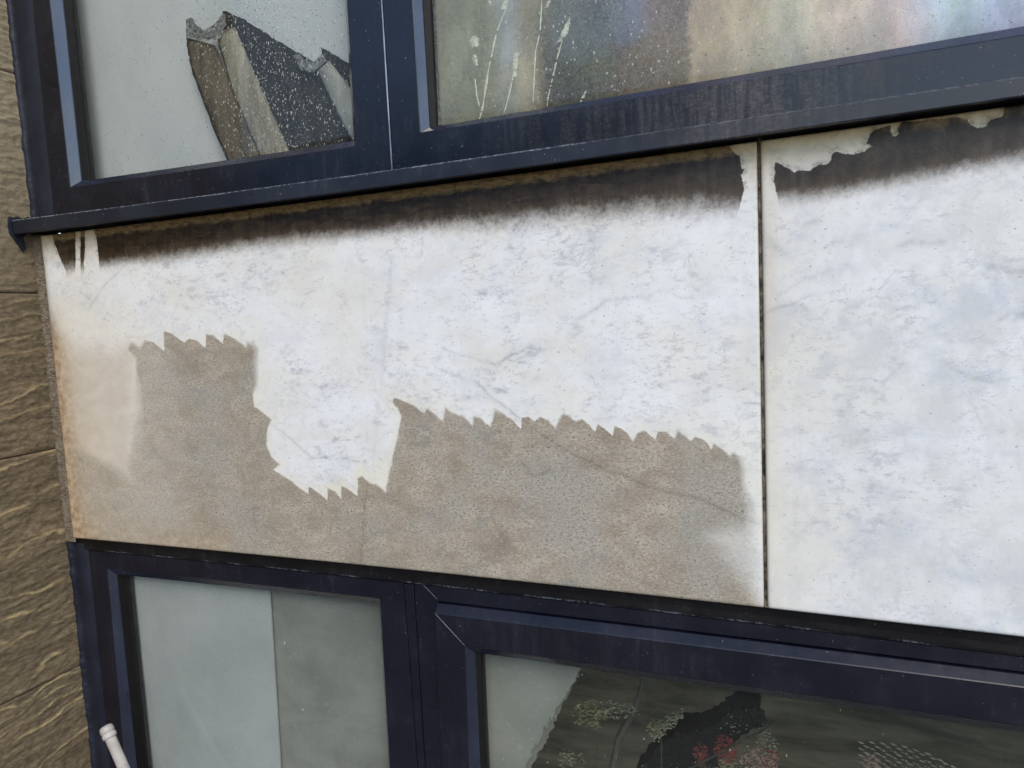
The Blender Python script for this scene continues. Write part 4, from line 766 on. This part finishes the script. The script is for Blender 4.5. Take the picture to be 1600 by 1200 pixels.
plant('leafy_plant',(-.39,.20,-.792),'yellow green leafy tuft trailing to the right, beside the ragged sheet','plant',G,[('leaf_cluster',-.012,-.004,.035,.024,110,.0065,LEAF[0]),('trailing_leaves',.045,.014,.045,.010,50,.006,LEAF[1],.1)])
plant('leafy_plant',(-.262,.20,-.800),'pale leafy tuft sloping up to the right above the black bundle','plant',G,[('leaf_cluster',-.008,-.006,.020,.014,45,.006,LEAF[0]),('leaf_cluster',.012,.008,.045,.009,70,.006,LEAF[1],.75)])
plant('leafy_plant',(-.548,.0895,-.872),'pale bushy tuft in the bottom corner before the torn sheet','plant',G,[('leaf_cluster',0,0,.028,.020,110,.0045,LEAF[1])]) if False else None
plant('leafy_plant',(-.447,.20,-.905),'small dim tuft at the bottom edge of the lower right pane','plant',G,[('leaf_cluster',0,0,.030,.014,45,.0055,LEAF[1])])
G2='stand-ins for reflected red flowers behind the lower right pane'
plant('flowering_plant',(-.185,.17,-.822),'small dark red flower in front of the black bundle','plant',G2,[('petals',0,0,.014,.013,70,.005,REDM,0),('leaves',.004,-.03,.02,.012,40,.005,LEAF[2])])
plant('flowering_plant',(-.139,.17,-.805),'brighter red flower with green below, right of the dark red one','plant',G2,[('petals',0,.004,.019,.022,150,.005,REDM,0),('leaves',.004,-.022,.018,.012,70,.005,LEAF[0])])
plant('flowering_plant',(-.083,.17,-.812),'white and pink flower head under the crossing twig','plant',G2,[('petals',0,-.004,.034,.022,230,.0048,PINKM,0),('petals',.022,.012,.012,.012,40,.005,REDM),('pale_flecks',.016,.034,.016,.030,60,.0045,LEAF[1],.2)])
plant('flowering_plant',(.098,.19,-.800),'pink flower left of the woven basket','plant',G2,[('petals',0,0,.018,.016,90,.0048,PINKM,0)])
plant('flowering_plant',(.135,.175,-.815),'red bloom below the woven basket','plant',G2,[('petals',0,0,.026,.018,120,.005,REDM,0)])
BUN=mat_simple('silhouette_black',(.004,.0045,.004),(.011,.011,.010),25,.8,.3,bump=.003)
# dark bundle, an added lump for a reflected silhouette
def silhouette_lump():
    e=empty('reflected_silhouette',(-.2,.26,-1.5),'added stand-in for a dark reflection, black bundle with a wavy bright patch behind the red flowers','silhouette_lump')
    prism('silhouette_body',ragged(BUNDLE,.004,.008),.225,.30,BUN,e)
    V=[];F=[]
    cx,cz=BUNDLE[11]
    bm=bmesh.new(); bmesh.ops.create_icosphere(bm,subdivisions=3,radius=1)
    for v in bm.verts: 
        n=v.co.copy(); k=1+.16*math.sin(n.x*9+2)*math.sin(n.z*8)+.10*math.sin(n.y*13+n.x*6); v.co=Vector((-.092,.215,-.756))+Vector((n.x*.020,n.y*.016,n.z*.020))*k
    me=bpy.data.meshes.new('knot'); bm.to_mesh(me); bm.free(); o=bpy.data.objects.new('knot',me); COL.objects.link(o); me.materials.append(BUN); o.parent=e; o.matrix_parent_inverse=Matrix.Translation(-e.location)
    leaves('bright_flecks',(-.118,.212,-.775),.030,.020,26,.0035,LEAF[1],e)
silhouette_lump()
# twig across
V,Fc=tube([(-.235,.15,-.862),(-.18,.152,-.825),(-.12,.155,-.780),(-.062,.158,-.738),(-.052,.16,-.728)],[.0022,.002,.002,.0016,.0008],7)
o=obj('dry_twig',V,Fc,TWIG,None,True); tag(o,'thin dry twig slanting in front of the red flowers','twig')
V,Fc=tube([(-.315,.30,-.715),(-.318,.30,-.77),(-.335,.30,-.83),(-.372,.30,-.90),(-.395,.30,-1.0),(-.40,.30,-1.53)],[.003,.005,.006,.008,.009,.010],8)
o=obj('bent_branch',V,Fc,mat_simple('dim_branch',(.085,.085,.07),(.12,.12,.10),30,.9,.2),None,True); tag(o,'dim bent branch rising between the two leafy tufts','branch')
def basket():
    e=empty('woven_basket',(.16,.22,-1.5),'woven basket added in place of a reflected pale lattice, right of the pink flower','basket')
    CANE=mat_simple('pale_cane',(.22,.23,.17),(.36,.37,.29),60,.8,.2)
    for k in range(10):
        V=[];F=[]
        for c in range(9):
            u=c/9; x=.085+.155*u+(.5 if k%2 else 0)*.017; y=.20+.02*math.sin(u*3.1); z=-.764-.0062*k-.006*u*(1 if k else 1)+random.uniform(-.0008,.0008)-.018*u*u; L=.0062; h_=.0013; b_=len(V)
            V+=[(x-L,y,z-h_*.4+.0016),(x-L*.3,y-.002,z-h_),(x+L,y,z-.0024-h_*.3),(x+L*.3,y-.002,z+h_),(x,y+.002,z)]; F+=[(b_,b_+1,b_+2,b_+3),(b_+4,b_+2,b_+1),(b_+4,b_+3,b_+2),(b_+4,b_,b_+3),(b_+4,b_+1,b_)]
        obj('cane_band',V,F,CANE,e)
    V=[];F=[]
    for i in range(10):
        x=.083+.017*i; v,f_=tube([(x,.206,-.766-.018*(i/9)**2),(x+.002,.206,-.87)],.0011,6); b_=len(V); V+=v; F+=[tuple(b_+q for q in ff) for ff in f_]
    obj('cane_stakes',V,F,mat_simple('dark_cane',(.05,.05,.035),(.09,.09,.07),60,.8,.2),e,True)
basket()

# ------------------------------------------------------------------ the house across the road (it shows only as the dark reflection in the frames)
def opposite():
    HB=mat_simple('dark_brick',(.055,.035,.025),(.10,.065,.048),2,.9,.2); HR=mat_simple('slate_roof',(.03,.032,.036),(.05,.052,.058),3,.7,.3); HW=mat_simple('white_casement',(.5,.5,.5),(.6,.6,.6),3,.5); HG=mat_simple('window_glass',(.02,.022,.025),(.03,.032,.036),2,.1,.6)
    e=empty('brick_house',(-9,-13,-2.6),'long dark brick house across the road behind the camera','house')
    box('wall',(-19,-19,-2.6),(-.8,-13,2.6),HB,e)
    V=[(-19.3,-12.7,2.62),(-.5,-12.7,2.62),(-.5,-19.3,2.62),(-19.3,-19.3,2.62),(-19.3,-16,5.2),(-.5,-16,5.2)]
    obj('roof',V,[(0,1,5,4),(2,3,4,5),(1,2,5),(3,0,4),(3,2,1,0)],HR,e)
    for fl in (-1.6,.9):
        for k in range(6):
            x=-17.6+k*2.9; w_=box('window',(x,-12.99,fl),(x+1.2,-12.94,fl+1.25),HW,e); 
            g_=box('pane',(x+.08,-12.95,fl+.08),(x+1.12,-12.925,fl+1.17),HG,None); g_.parent=w_
opposite()

# ------------------------------------------------------------------ the white pipe
def pipe():
    a=Vector((-1.452,-.055,-.874)); b=a+Vector((.0441,-.004,-.0746))*22.8
    W_=mat_simple('white_plastic_pipe',(.36,.335,.31),(.46,.435,.405),30,.5,.5,spk=((.30,.26,.2),.35))
    e=empty('plastic_pipe',tuple(b),'white plastic pipe with collared end leaning against the lower window jamb','pipe')
    dn=(b-a).normalized()
    V,Fc=tube([a+dn*.018,a+dn*.4,b],.0112,24); obj('tube',V,Fc,W_,e,True)
    r=[(.000,.006),(.0008,.0118),(.004,.0156),(.010,.0168),(.0155,.0168),(.0165,.0150),(.0185,.0150),(.0195,.0170),(.028,.0170),(.0295,.0130)]
    V,Fc=tube([a+dn*(t-.010) for t,_ in r],[q*.86 for _,q in r],24); obj('collar',V,Fc,W_,e,True)
pipe()
